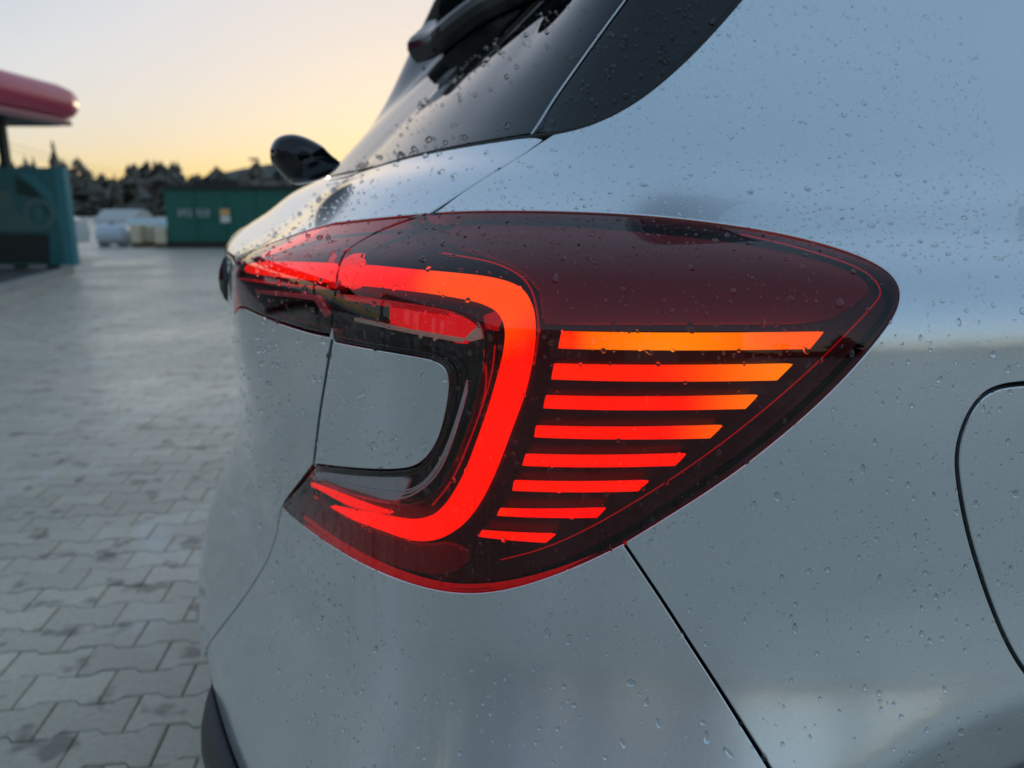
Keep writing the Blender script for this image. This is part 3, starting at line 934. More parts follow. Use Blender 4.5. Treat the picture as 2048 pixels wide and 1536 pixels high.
def paving_mat(name, base, joint=False):
    m, n, l, b = new_mat(name)
    geo = n.new('ShaderNodeNewGeometry')
    oi = n.new('ShaderNodeObjectInfo'); at = n.new('ShaderNodeAttribute'); at.attribute_name = 'tone'
    big = n.new('ShaderNodeTexNoise'); big.inputs['Scale'].default_value = .55; big.inputs['Detail'].default_value = 5
    fine = n.new('ShaderNodeTexNoise'); fine.inputs['Scale'].default_value = 60; fine.inputs['Detail'].default_value = 6; fine.inputs['Roughness'].default_value = .7
    spot = n.new('ShaderNodeTexNoise'); spot.inputs['Scale'].default_value = 9; spot.inputs['Detail'].default_value = 2
    smear = n.new('ShaderNodeTexNoise'); smear.inputs['Scale'].default_value = 1.6; smear.inputs['Detail'].default_value = 7; smear.inputs['Distortion'].default_value = 1.2
    for t in (big, fine, spot, smear): l.new(geo.outputs['Position'], t.inputs['Vector'])
    def mr(src, a, b_, c, d):
        x = n.new('ShaderNodeMapRange'); x.inputs['From Min'].default_value = a; x.inputs['From Max'].default_value = b_
        x.inputs['To Min'].default_value = c; x.inputs['To Max'].default_value = d
        l.new(src, x.inputs['Value']); return x.outputs[0]
    def mul(a, b_, op='MULTIPLY'):
        x = n.new('ShaderNodeMath'); x.operation = op; l.new(a, x.inputs[0])
        if isinstance(b_, float): x.inputs[1].default_value = b_
        else: l.new(b_, x.inputs[1])
        return x.outputs[0]
    f = mul(mr(big.outputs['Fac'], .3, .7, .82, 1.16), mr(fine.outputs['Fac'], .3, .7, .84, 1.16))
    f = mul(f, mr(spot.outputs['Fac'], .33, .41, .48, 1.0))                 # oil and damp spots
    tone = mul(mul(oi.outputs['Random'], .22), at.outputs['Fac'], 'ADD')
    f = mul(f, mul(tone, .86, 'ADD'))
    mx = n.new('ShaderNodeMix'); mx.data_type = 'RGBA'; mx.blend_type = 'MULTIPLY'; mx.inputs['Factor'].default_value = 1
    mx.inputs['A'].default_value = (*base, 1); l.new(f, mx.inputs['B'])
    foam = n.new('ShaderNodeMix'); foam.data_type = 'RGBA'; l.new(mr(smear.outputs['Fac'], .57, .68, 0, .55), foam.inputs['Factor'])
    l.new(mx.outputs['Result'], foam.inputs['A']); foam.inputs['B'].default_value = (.60, .59, .57, 1)
    l.new(foam.outputs['Result'], b.inputs['Base Color'])
    l.new(mr(big.outputs['Fac'], .35, .65, .50, .27), b.inputs['Roughness'])
    bpn = n.new('ShaderNodeBump'); bpn.inputs['Strength'].default_value = .25; bpn.inputs['Distance'].default_value = .002
    l.new(fine.outputs['Fac'], bpn.inputs['Height']); l.new(bpn.outputs[0], b.inputs['Normal'])
    return m
M['paver'] = paving_mat('grey_paver', (.53, .465, .37))
M['far_paving'] = paving_mat('far_paving', (.51, .45, .36))
M['kerb'] = simple('kerb_concrete', (.34, .33, .31), .7, noise=.15, nscale=6, bump=.2)
M['island'] = simple('island_asphalt', (.09, .09, .085), .75, noise=.25, nscale=4, bump=.3)

ground = mesh_obj('ground', [(-900,-900,-.011),(900,-900,-.011),(900,900,-.011),(-900,900,-.011)], [(0,1,2,3)], M['far_paving'])
tag(ground, kind='structure')

PS = .90
HL, HE, HW = .0985 * PS, .0705 * PS, .0512 * PS
A5, A4 = .059 * PS, .043 * PS
prof_p = [(-HL,-HE),(-A5,-HE),(-A4,-HW),(A4,-HW),(A5,-HE),(HL,-HE),(HL,HE),(A5,HE),(A4,HW),(-A4,HW),(-A5,HE),(-HL,HE)]
def paver_geo():
    vs, fs = [], []
    n = len(prof_p)
    for sc_, z in (((0, 0), -.03), ((0, 0), -.003), ((.0035, .0035), 0.0)):
        for x, y in prof_p:
            vs.append((x - math.copysign(sc_[0], x), y - math.copysign(sc_[1], y), z))
    for r_ in range(2):
        for k in range(n):
            k2 = (k + 1) % n
            fs.append((r_*n+k, r_*n+k2, (r_+1)*n+k2, (r_+1)*n+k))
    t = 2 * n
    # convex pieces of the top
    fs += [(t+0, t+1, t+10, t+11), (t+1, t+2, t+9, t+10), (t+2, t+3, t+8, t+9), (t+3, t+4, t+7, t+8), (t+4, t+5, t+6, t+7)]
    return vs, fs
pv, pf = paver_geo()
E1 = Vector((.9914, .1305, 0)); E2 = Vector((-.1305, .9914, 0)); PA = math.atan2(.1305, .9914)
cells = []
for j in range(-15, 152):
    for i in range(-68, 24):
        p = E1 * (i * .2 * PS + (.1 * PS if j % 2 else 0)) + E2 * (j * .125 * PS)
        if -11 < p.x < 3.6 and -1.4 < p.y < 17: cells.append(p)
def to_px(p):
    f = Vector((0, math.cos(PITCH), -math.sin(PITCH))); up = Vector((0, math.sin(PITCH), math.cos(PITCH)))
    q = p - Vector((0, 0, CAM_H)); d = q.dot(f)
    return (1024 + FPX * q.x / d, 768 - FPX * q.dot(up) / d) if d > .05 else (9e9, 9e9)
near = sorted([c for c in cells if -60 < to_px(c)[0] < 470 and 500 < to_px(c)[1] < 1600], key=lambda c: c.length)[:298]
nearset = {(round(c.x, 4), round(c.y, 4)) for c in near}
pme = bpy.data.meshes.new('paver'); pme.from_pydata(pv, [], pf); pme.materials.append(M['paver'])
for c in near:
    o = bpy.data.objects.new('paver', pme); COL.objects.link(o)
    o.location = (c.x, c.y, random.uniform(-.0015, .0015)); o.rotation_euler = (random.gauss(0, .004), random.gauss(0, .004), PA + random.gauss(0, .006))
    o.parent = ground
rest = [c for c in cells if (round(c.x, 4), round(c.y, 4)) not in nearset]
PV = np.array(pv); rot = np.array([[math.cos(PA), math.sin(PA), 0], [-math.sin(PA), math.cos(PA), 0], [0, 0, 1]])
V = []; F = []; tones = []
for k, c in enumerate(rest):
    V.append(PV @ rot + np.array((c.x, c.y, random.uniform(-.0015, .0015))))
    F += [tuple(i + k * len(pv) for i in f) for f in pf]
    tones += [random.uniform(0, .22)] * len(pv)
V = np.vstack(V)
rp = mesh_obj('paving', V, F, M['paver'], ground)
ta = rp.data.attributes.new('tone', 'FLOAT', 'POINT'); ta.data.foreach_set('value', tones)
tag(rp, kind='stuff')

# ------------------------------------------------------------------ rain on the car
def build_drops():
    n, m = 10, 4
    ang = np.arange(n) * 2 * np.pi / n
    tv = [(0, 0, 1.0)]
    for k in range(1, m + 1):
        a = (math.pi / 2) * k / m
        for t in ang: tv.append((math.sin(a) * math.cos(t), math.sin(a) * math.sin(t), math.cos(a)))
    for t in ang: tv.append((1.0 * math.cos(t), 1.0 * math.sin(t), -.25))
    tv = np.array(tv)
    tf = [(0, 1 + k, 1 + (k + 1) % n) for k in range(n)]
    for r_ in range(m):
        for k in range(n):
            a, b = 1 + r_*n + k, 1 + r_*n + (k + 1) % n
            tf.append((a, a + n, b + n)); tf.append((a, b + n, b))
    tf = np.array(tf)
    items = []                                             # s, z, radius, stretch, turn
    cellsz = .008; hashd = {}
    def add(s, z, r, st=1.0, turn=0.0):
        ci, cj = int(s / cellsz + 1000), int(z / cellsz)
        for a in (-1, 0, 1):
            for b in (-1, 0, 1):
                for (s2, z2, r2) in hashd.get((ci + a, cj + b), ()):
                    if (s - s2) ** 2 + (z - z2) ** 2 < (1.25 * (r * max(1, st) + r2)) ** 2: return
        hashd.setdefault((ci, cj), []).append((s, z, r * max(1, st)))
        items.append((s, z, r, st, turn))
    rnd = random.Random(5)
    def size(): 
        x = rnd.random()
        return rnd.uniform(.0004, .0009) if x < .38 else rnd.uniform(.0009, .0016) if x < .78 else rnd.uniform(.0016, .0026) if x < .97 else rnd.uniform(.0026, .0038)
    for _ in range(9500):                                   # whole flank and corner
        s, z = rnd.uniform(-.62, .42), rnd.uniform(.50, 1.10)
        dens = .42 + .58 * (math.sin(s * 23 + math.sin(z * 17) * 2) * math.cos(z * 31 + s * 9) * .5 + .5)
        if z < .70: dens *= .75
        if rnd.random() < dens * .62:
            r = size(); st = 1 + max(0, rnd.gauss(.25, .3)) if r > .0008 else 1
            add(s, z, r, st, rnd.gauss(0, .25))
    for _ in range(1300):                                   # shoulder above the lamp
        s, z = rnd.uniform(-.62, .05), 1.035 + abs(rnd.gauss(0, .035))
        if z > 1.16: continue
        add(s, z, size() * 1.0, 1 + abs(rnd.gauss(0, .5)), math.pi / 2 + rnd.gauss(0, .5))
    for _ in range(520):                                    # lamp lens, upper part
        s, z = rnd.uniform(-.33, .12), rnd.uniform(.95, 1.07)
        add(s, z, size(), 1 + abs(rnd.gauss(0, .4)), rnd.gauss(.5, .7))
    for _ in range(900):                                    # fine beading on the lens top
        s, z = rnd.gauss(-.08, .045), rnd.uniform(1.035, 1.066)
        add(s, z, rnd.uniform(.0002, .0004))
    for _ in range(300):
        s, z = rnd.gauss(-.052, .006), rnd.uniform(.895, .945)
        add(s, z, rnd.uniform(.0004, .0010), rnd.uniform(1, 1.8))
    for _ in range(1050):                                   # upper flank and pillar
        s, z = rnd.uniform(-.62, .0), rnd.uniform(1.10, 1.30)
        add(s, z, size() * .9, 1 + abs(rnd.gauss(0, .3)), rnd.gauss(0, .6))
    for _ in range(700):                                    # tailgate ledge, glass
        s, z = rnd.uniform(.0, SC + .1), rnd.uniform(1.0, 1.36)
        if z > 1.17 and rnd.random() < .55: continue
        add(s, z, size() * 1.45, 1 + abs(rnd.gauss(0, .25)), rnd.gauss(0, .4))
    for _ in range(420):
        s, z = rnd.uniform(.1, SC), rnd.uniform(.45, .92)
        add(s, z, size() * 1.2, 1 + abs(rnd.gauss(0, .25)), rnd.gauss(0, .3))
    for _ in range(34):                                     # broken runs
        s, z = rnd.uniform(-.6, .0), rnd.uniform(.78, 1.26)
        dr = rnd.gauss(0, .25); k = rnd.randint(5, 13)
        for i in range(k):
            z -= rnd.uniform(.004, .010); s += dr * .006 + rnd.gauss(0, .0006)
            add(s, z, rnd.uniform(.0004, .0011), rnd.uniform(1.0, 2.2), dr * .6)
    top = chaikin(lampT[:-3], 2)
    for a, b in zip(top[:-1], top[1:]):                     # beads standing along the lamp's upper edge
        for _ in range(3):
            k = rnd.random()
            add(a[0] * k + b[0] * (1 - k), a[1] * k + b[1] * (1 - k) + .0035 + rnd.uniform(0, .003), rnd.uniform(.0006, .0022), rnd.uniform(1.2, 3.0), math.pi / 2)
    A = np.array(items)
    P = bp(A[:, 0], A[:, 1]); N = bn(A[:, 0], A[:, 1])
    g = np.array((0, 0, -1.0)); D = g - (N @ g)[:, None] * N
    D /= np.linalg.norm(D, axis=1, keepdims=True) + 1e-9
    T = np.cross(N, D)
    c, s_ = np.cos(A[:, 4])[:, None], np.sin(A[:, 4])[:, None]
    D, T = D * c + T * s_, T * c - D * s_
    r = A[:, 2][:, None, None]; st = A[:, 3][:, None, None]
    asym = RNG.uniform(.85, 1.15, (len(A), 1, 1))
    wob = 1 + .10 * np.sin(np.arctan2(tv[:, 1], tv[:, 0])[None, :, None] * 2 + RNG.uniform(0, 6.3, (len(A), 1, 1)))
    tear = 1 - .22 * tv[:, 0][None, :, None] * (-1)          # heavier lower end
    hgt = RNG.uniform(.62, .92, (len(A), 1, 1))
    V = (P[:, None, :] + D[:, None, :] * (tv[:, 0][None, :, None] * r * st) + T[:, None, :] * (tv[:, 1][None, :, None] * r * asym * wob * tear / np.sqrt(st))
         + N[:, None, :] * (tv[:, 2][None, :, None] * r * hgt))
    nv = len(tv)
    Fa = (tf[None] + (np.arange(len(A)) * nv)[:, None, None]).reshape(-1, 3)
    me = bpy.data.meshes.new('rain_drops')
    Vf = V.reshape(-1, 3)
    me.vertices.add(len(Vf)); me.vertices.foreach_set('co', Vf.ravel())
    me.loops.add(Fa.size); me.loops.foreach_set('vertex_index', Fa.ravel().astype(np.int32))
    me.polygons.add(len(Fa)); me.polygons.foreach_set('loop_start', (np.arange(len(Fa)) * 3).astype(np.int32))
    me.polygons.foreach_set('loop_total', np.full(len(Fa), 3, np.int32))
    me.polygons.foreach_set('use_smooth', [True] * len(Fa))
    me.update(calc_edges=True)
    o = link_mesh('rain_drops', me, M['water'])
    tag(o, 'clear rain drops beaded over the paint, lamp and glass of the car', 'water drops', kind='stuff')
build_drops()

# ------------------------------------------------------------------ canopy and board at the left
M['magenta'] = simple('magenta_fascia', (.50, .035, .10), .42, coat=.3, coat_rough=.25)
M['lip'] = simple('pink_lip', (.55, .20, .22), .4)  # lighter pink reflection is put into the lip's base colour
M['soffit'] = simple('dark_soffit', (.02, .021, .02), .7)
M['steel_dark'] = simple('dark_steel', (.03, .035, .032), .5)
M['teal'] = simple('teal_board', (.02, .15, .165), .35, coat=.2)
M['teal_dark'] = simple('teal_dark', (.005, .045, .045), .35)
M['teal_light'] = simple('teal_light', (.05, .22, .25), .35)
M['print_grey'] = simple('print_grey', (.10, .19, .18), .45)
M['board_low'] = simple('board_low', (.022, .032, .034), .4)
CX0, CX1, CY0, CY1 = -14.5, -7.78, 3.0, 14.6
DZC = -.21
can = empty('station_canopy', (CX0 + 1.0, CY1 - 1.5, 0))
tag(can, 'station canopy with rounded magenta fascia over the teal board', 'canopy')
def child(o, par):
    o.parent = par; o.matrix_parent_inverse = Matrix.Translation(-Vector(par.location)); return o
fas = [(0, 2.80), (.09, 2.85), (.16, 2.95), (.18, 3.05), (.16, 3.16), (.09, 3.26), (-.05, 3.33), (-.28, 3.36)]
vs, fs = [], []
path = [(CX1, CY0), (CX1, CY1 - .55), (CX1 - .06, CY1 - .25), (CX1 - .25, CY1 - .06), (CX1 - .55, CY1), (CX0, CY1)]
nrmv = [(1, 0), (1, .0), (.92, .38), (.38, .92), (0, 1), (0, 1)]
for (x, y), (nx, ny) in zip(path, nrmv):
    for o_, z in fas: vs.append((x + nx * o_, y + ny * o_, z + DZC))
k_ = len(fas)
for i in range(len(path) - 1):
    for j in range(k_ - 1): fs.append((i*k_+j, (i+1)*k_+j, (i+1)*k_+j+1, i*k_+j+1))
child(mesh_obj('fascia', vs, fs, M['magenta'], None, smooth=True), can)
vs, fs = [], []
for (x, y), (nx, ny) in zip(path, nrmv):
    for o_, z in [(.0, 2.785), (.03, 2.765), (.03, 2.735), (-.10, 2.68), (-.14, 2.68)]: vs.append((x + nx * o_, y + ny * o_, z + DZC))
for i in range(len(path) - 1):
    for j in range(4): fs.append((i*5+j, i*5+j+1, (i+1)*5+j+1, (i+1)*5+j))
child(mesh_obj('lip', vs, fs, M['lip'], None, smooth=False), can)
child(MB().box((CX0, CY0, 2.69 + DZC), (CX1 - .10, CY1 - .12, 2.74 + DZC)).build('soffit', M['soffit']), can)
child(MB().box((CX0, CY0, 3.28 + DZC), (CX1 - .25, CY1 - .25, 3.32 + DZC)).build('roof', M['soffit']), can)
pp = pt(8, 300, 13.2)
child(MB().box((pp.x - .06, 13.14, 0), (pp.x + .06, 13.26, 2.69 + DZC)).build('post', M['steel_dark']), can)
child(MB().box((pp.x - .06, 5.14, 0), (pp.x + .06, 5.26, 2.69 + DZC)).build('post', M['steel_dark']), can)

BY = 12.5
b_tr, b_br = pt(108, 335, BY), pt(136, 530, BY)
bx = .5 * (b_tr.x + b_br.x); bt, bb = b_tr.z, b_br.z
board = empty('information_board', (bx - 2.0, BY, 0))
tag(board, 'teal printed board with a pale ring, standing on legs under the canopy', 'board')
child(MB().box((bx - 4.2, BY, bb), (bx - .02, BY + .12, bt)).build('panel', M['teal']), board)
child(MB().box((bx - .02, BY - .01, bb - .01), (bx + .13, BY + .14, bt + .01)).build('edge_trim', M['teal_light']), board)
def flat(name, px, mat, dy):
    P_ = [pt(u, v, BY) for u, v in px]
    return child(MB().prism([(p.x, p.z) for p in P_], BY - dy - .006, BY - dy).build(name, mat), board)
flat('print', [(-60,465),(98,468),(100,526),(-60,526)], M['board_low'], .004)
flat('print', [(-50,380),(22,380),(30,420),(60,445),(78,462),(-50,460)], M['print_grey'], .004)
flat('print', [(30,352),(62,372),(92,402),(112,440),(105,440),(84,410),(56,392),(34,388)], M['teal_dark'], .004)
flat('print', [(30,340),(70,352),(104,385),(122,440),(126,468),(118,450),(98,400),(64,368)], M['teal_light'], .0045)
rc = pt(79, 428, BY); ro, ri = .25, .17
ringv, ringf = [], []
for k in range(32):
    a = 2 * math.pi * k / 32
    for rr in (ro, ri):
        for y in (BY - .012, BY - .004): ringv.append((rc.x + rr * math.cos(a), y, rc.z + rr * math.sin(a)))
for k in range(32):
    a, b = k * 4, ((k + 1) % 32) * 4
    ringf += [(a, b, b + 2, a + 2), (a, a + 1, b + 1, b), (a + 2, b + 2, b + 3, a + 3)]
child(mesh_obj('ring', ringv, ringf, M['print_grey']), board)
flat('ring_mark', [(74,418),(84,416),(84,440),(74,440)], M['print_grey'], .005)
for u in (40, 105):
    q = gp(u, 549); 
    child(MB().box((q.x * BY / q.y - .09, BY + .02, 0), (q.x * BY / q.y + .09, BY + .10, bb)).build('leg', M['steel_dark']), board)

k0, k1 = gp(-260, 668), gp(132, 553)
kd = (k1 - k0).normalized(); kn = Vector((-kd.y, kd.x, 0))
kerb_o = MB()
kq = [k0, k1, k1 + Vector((-.35, .9, 0)), k1 + Vector((-1.3, 1.6, 0)), k1 + Vector((-9, 2.2, 0))]
for a, b in zip(kq[:-1], kq[1:]):
    d = (b - a).normalized(); nrm = Vector((-d.y, d.x, 0))
    L = (b - a).length; ns = max(1, int(L / .98))
    for i in range(ns):
        p = a + d * (L * i / ns + .006); q = a + d * (L * (i + 1) / ns - .006)
        c0, c1, c2, c3 = p, q, q + nrm * .15, p + nrm * .15
        vs = [(*v.xy, -.02) for v in (c0, c1, c2, c3)] + [(*v.xy, .11) for v in (c0, c1, c2, c3)]
        kb = MB().add(vs, [(0,1,5,4),(1,2,6,5),(2,3,7,6),(3,0,4,7),(4,5,6,7)]).build('kerb_stone', M['kerb'])
        if i == 0 and a is k0: kerb_root = empty('kerb', (0, 0, 0)); tag(kerb_root, kind='structure')
        kb.parent = kerb_root
poly = [(*v.xy, .10) for v in kq] + [(-40, kq[-1].y, .10), (-40, k0.y, .10)]
isl = mesh_obj('pavement', poly, [tuple(range(len(poly)))], M['island']); tag(isl, kind='structure')

# ------------------------------------------------------------------ green kiosk block and things in the distance
M['green'] = simple('green_cladding', (.012, .125, .095), .5, noise=.08, nscale=1.5)
M['dark_roof'] = simple('dark_roof', (.02, .021, .022), .6)
M['white_paint'] = simple('white_paint', (.7, .7, .68), .45)
M['amber'] = simple('amber_plaque', (.75, .42, .16), .5)
M['lettering'] = simple('pale_lettering', (.42, .50, .48), .5)
GY = 20.9
gl0, gl1 = pt(338, 378, GY), pt(338, 493, GY)
gx0 = gl1.x; gh = gl0.z
gb = empty('green_building', (gx0 + 6, GY + 2, 0))
tag(gb, 'low dark green building with pale lettering behind the car', 'building')
child(MB().box((gx0, GY, 0), (gx0 + 11, GY + 4, gh)).build('wall', M['green']), gb)
child(MB().box((gx0 - .1, GY - .1, gh), (gx0 + 11.1, GY + 4.1, gh + .10)).build('roof', M['dark_roof']), gb)
child(MB().box((gx0 - .02, GY - .03, 0), (gx0 + 11.02, GY + 4, .16)).build('plinth', M['dark_roof']), gb)
for k in range(1, 13):
    child(MB().box((gx0 + k*.8 - .015, GY - .02, .16), (gx0 + k*.8 + .015, GY + .01, gh)).build('panel_rib', M['green']), gb)
rv0, rv1 = pt(408, 374, GY + 1.5), pt(488, 374, GY + 1.5)
child(MB().box((rv0.x, GY + 1.0, gh + .10), (rv1.x, GY + 2.2, gh + .26)).build('roof_unit', M['dark_roof']), gb)
rl = random.Random(3)
for w0, w1 in ((357, 388), (394, 424)):
    a, b = pt(w0, 418, GY), pt(w1, 434, GY)
    nl = 4; wd = (b.x - a.x) / nl
    for i in range(nl):
        x0 = a.x + i * wd; mb = MB(); h0, h1 = b.z, a.z; t = .032
        mb.box((x0, GY - .05, h0), (x0 + t, GY - .02, h1))
        for zz_ in rl.sample([h0, (h0 + h1) / 2 - t / 2, h1 - t], 2): mb.box((x0 + t, GY - .05, zz_), (x0 + wd - .04, GY - .02, zz_ + t))
        if rl.random() < .6: mb.box((x0 + wd - .072, GY - .05, h0), (x0 + wd - .04, GY - .021, h1))
        child(mb.build('letter', M['lettering']), gb)
a, b = pt(441, 418, GY), pt(462, 445, GY); mid = (a.z + b.z) / 2
child(MB().box((a.x, GY - .06, mid), (b.x, GY - .02, a.z)).build('plaque', M['amber']), gb)
child(MB().box((a.x, GY - .06, b.z), (b.x, GY - .02, mid - .01)).build('plaque', M['white_paint']), gb)

M['car_white'] = simple('car_white', (.62, .63, .62), .3, coat=1)
M['car_silver'] = simple('car_silver', (.38, .42, .48), .3, metal=.3, coat=1)
M['car_cream'] = simple('car_cream', (.62, .54, .40), .35, coat=1)
M['car_glass'] = simple('car_glass', (.02, .022, .025), .06)
M['headlight'] = simple('headlight_glass', (.7, .7, .68), .1)
def small_car(name, label, x, y, rz, mat, prof_, w=1.7, wins=(), wheels=(-1.25, 1.3), group=None):
    r_ = empty(name, (x, y, 0), rz); tag(r_, label, 'car' if 'van' not in name else 'van', group)
    n = len(prof_); vs, fs = [], []
    for yy, k in ((-w/2, .93), (-w/2 + .12, 1.0), (w/2 - .12, 1.0), (w/2, .93)):
        for px_, pz_ in prof_: vs.append((px_ * (k if pz_ > .9 else 1), yy * (1 if pz_ < .95 else .86), pz_ if k == 1 else .3 + (pz_ - .3) * .97))
    for i in range(3):
        for k in range(n): fs.append((i*n+k, i*n+(k+1)%n, (i+1)*n+(k+1)%n, (i+1)*n+k))
    fs.append(tuple(range(n))[::-1]); fs.append(tuple(3*n + k for k in range(n)))
    b_ = mesh_obj('body', vs, fs, mat, r_, smooth=False)
    for wi in wins:
        MB().prism(wi, -w/2 * .88 - .012, -w/2 * .88 + .02).build('window', M['car_glass'], r_)
        MB().prism(wi, w/2 * .88 - .02, w/2 * .88 + .012).build('window', M['car_glass'], r_)
    for wx in wheels:
        for sy in (-1, 1):
            ring = [(wx, sy * (w/2 - .2), .31), (wx, sy * (w/2 + .01), .31)]
            wh = MB().tube(ring, .31, 20).build('wheel', M['tyre'], r_)
            MB().tube([(wx, sy * (w/2), .31), (wx, sy * (w/2 + .02), .31)], .19, 14).build('rim', M['alloy'], wh)
    fx = max(p[0] for p in prof_)
    for sy in (-1, 1):
        MB().box((fx - .25, sy * w * .36 - .16, .62), (fx - .02, sy * w * .36 + .16, .78)).build('headlight', M['headlight'], r_)
    return r_
HATCH = [(-2.0,.28),(2.0,.28),(2.05,.5),(2.0,.72),(1.75,.86),(.95,.98),(.35,1.38),(-.2,1.47),(-1.3,1.44),(-1.9,1.0),(-2.05,.7)]
WIN = [[(.85,.99),(.32,1.33),(-.15,1.40),(-.15,1.0)],[(-.22,1.0),(-.22,1.40),(-1.2,1.38),(-1.6,1.02)]]
VAN = [(-2.4,.32),(2.3,.32),(2.4,.6),(2.3,.95),(1.7,1.15),(1.1,1.85),(.7,1.98),(-2.35,1.95),(-2.42,1.0)]
VW = [[(1.55,1.18),(1.05,1.75),(.55,1.75),(.55,1.15)]]
q = pt(181, 515, 16.2)
small_car('parked_car', 'white car with its bonnet showing past the teal board', q.x - 2.85, 17.0, R(-4), M['car_white'], HATCH, wins=WIN)
M['tank'] = simple('tank_white', (.50, .56, .64), .35, coat=.4)
M['wrap'] = simple('cream_wrap', (.66, .57, .42), .4, noise=.2, nscale=6)
M['blue_steel'] = simple('blue_steel', (.10, .14, .20), .5)
a_, b_ = pt(182, 470, 21.3), pt(247, 470, 21.3)
tk = empty('storage_tank', ((a_.x + b_.x) / 2, 21.6, 0)); tag(tk, 'pale blue lying tank on dark feet across the yard', 'tank')
pts, rads = [], []
for k in range(13):
    t_ = k / 12; e = min(1, math.sin(math.pi * min(max(t_ / .12, 0), 1) / 2) if t_ < .12 else math.sin(math.pi * min((1 - t_) / .12, 1) / 2) if t_ > .88 else 1)
    pts.append((a_.x + (b_.x - a_.x) * t_, 21.6, .33)); rads.append(.04 + .23 * e)
child(MB().tube(pts, rads, 20).build('vessel', M['tank'], None, True), tk)
for fx in (.2, .8): child(MB().box((a_.x + (b_.x - a_.x) * fx - .07, 21.42, 0), (a_.x + (b_.x - a_.x) * fx + .07, 21.78, .14)).build('foot', M['blue_steel']), tk)
child(MB().tube([((a_.x + b_.x) / 2, 21.6, .58), ((a_.x + b_.x) / 2, 21.6, .66)], .05, 10).build('valve', M['blue_steel']), tk)
def bale(u0, u1, v0, Y, label, mat):
    a_, b_ = pt(u0, v0, Y), pt(u1, v0, Y); h = a_.z
    r_ = empty('wrapped_pallet', ((a_.x + b_.x) / 2, Y + .5, 0)); tag(r_, label, 'pallet', 'wrapped pallets in the yard')
    bm = bmesh.new(); bmesh.ops.create_cube(bm, size=1)
    bmesh.ops.scale(bm, verts=bm.verts, vec=(b_.x - a_.x, .6, h - .10)); bmesh.ops.translate(bm, verts=bm.verts, vec=((a_.x + b_.x) / 2, Y + .5, .10 + (h - .10) / 2))
    bmesh.ops.bevel(bm, geom=list(bm.edges), offset=.07, segments=3, affect='EDGES', profile=.6)
    me = bpy.data.meshes.new('load'); bm.to_mesh(me); bm.free()
    child(link_mesh('load', me, mat), r_)
    for i in range(3): child(MB().box((a_.x + (b_.x - a_.x) * (i * .42) , Y + .2, 0), (a_.x + (b_.x - a_.x) * (i * .42 + .16), Y + .8, .10)).build('bearer', M['bark_']), r_)
M['bark_'] = simple('pallet_wood', (.22, .16, .10), .8)
bale(250, 272, 449, 21, 'cream wrapped pallet next to the pale blue tank', M['wrap'])
bale(274, 296, 452, 21.3, 'cream wrapped pallet in the middle of the row', M['wrap'])
bale(298, 322, 456, 20.6, 'cream wrapped pallet lowest and nearest the green building', M['wrap'])
bale(321, 337, 455, 21.4, 'narrow pale blue wrapped pallet against the green building', M['tank'])

def covered_stack(label, u0, u1, v_top, v_eave, Y, depth, side, cover):
    a, b = pt(u0, v_eave, Y), pt(u1, v_eave, Y); top = pt(u0, v_top, Y).z
    r_ = empty('covered_stack', ((a.x + b.x) / 2, Y + depth / 2, 0)); tag(r_, label, 'stack')
    child(MB().box((a.x + .05, Y + .1, 0), (b.x - .05, Y + depth - .1, a.z)).build('load', side), r_)
    child(MB().prism([(Y - .05, a.z - .1), (Y, a.z + .03), (Y + depth * .35, top - .04), (Y + depth * .5, top), (Y + depth * .7, top - .05), (Y + depth, a.z + .03), (Y + depth + .05, a.z - .1)], a.x - .05, b.x + .05, axis='x').build('cover', cover), r_)
M['cover_white'] = simple('cover_white', (.46, .46, .45), .5, noise=.15, nscale=3)
M['cover_blue'] = simple('cover_blue', (.40, .50, .52), .5, noise=.15, nscale=3)
M['stack_side'] = simple('stack_side', (.16, .15, .14), .8, noise=.3, nscale=4)
covered_stack('stack under a white sheet behind the pale blue tank', 190, 262, 419, 442, 25, 1.6, M['stack_side'], M['cover_white'])
covered_stack('long stack under a pale blue sheet beside the green building', 246, 345, 437, 452, 23.5, 1.4, M['stack_side'], M['cover_blue'])

# ------------------------------------------------------------------ trees
M['bark'] = simple('bark', (.045, .036, .028), .9)
M['needles'] = simple('needles', (.105, .098, .082), .8, noise=.3, nscale=2)
M['needles_b'] = simple('needles_brown', (.15, .130, .108), .8, noise=.3, nscale=2)
M['twigs'] = simple('twigs', (.06, .048, .04), .9)
def conifer_geo(h, w, rnd, layers=16, per=11):
    vs, fs = [], []; kind = layers > 8 or rnd.random() < .4
    for k in range(layers * per):
        t = rnd.random() ** 1.25
        z = h * (.04 + .95 * t); rad = (w * (1 - t) ** .8 if kind else w * math.sqrt(max(.02, 1 - (1.6 * t - .6) ** 2)) * .8) + .05 * w
        a = rnd.uniform(0, 6.283); rr = rad * rnd.uniform(.45, 1.1); dz = -rr * rnd.uniform(.05, .7)
        ca, sa_ = math.cos(a), math.sin(a)
        r0 = rr * rnd.uniform(0, .35); wd = rr * rnd.uniform(.25, .5); hh = h * rnd.uniform(.05, .11)
        b = len(vs)
        vs += [(ca * r0, sa_ * r0, z + hh), (ca * rr - sa_ * wd, sa_ * rr + ca * wd, z + dz), (ca * rr + sa_ * wd, sa_ * rr - ca * wd, z + dz - hh * .3), (ca * r0 * .5, sa_ * r0 * .5, z - hh)]
        fs += [(b, b + 1, b + 2), (b, b + 2, b + 3)]
    return vs, fs
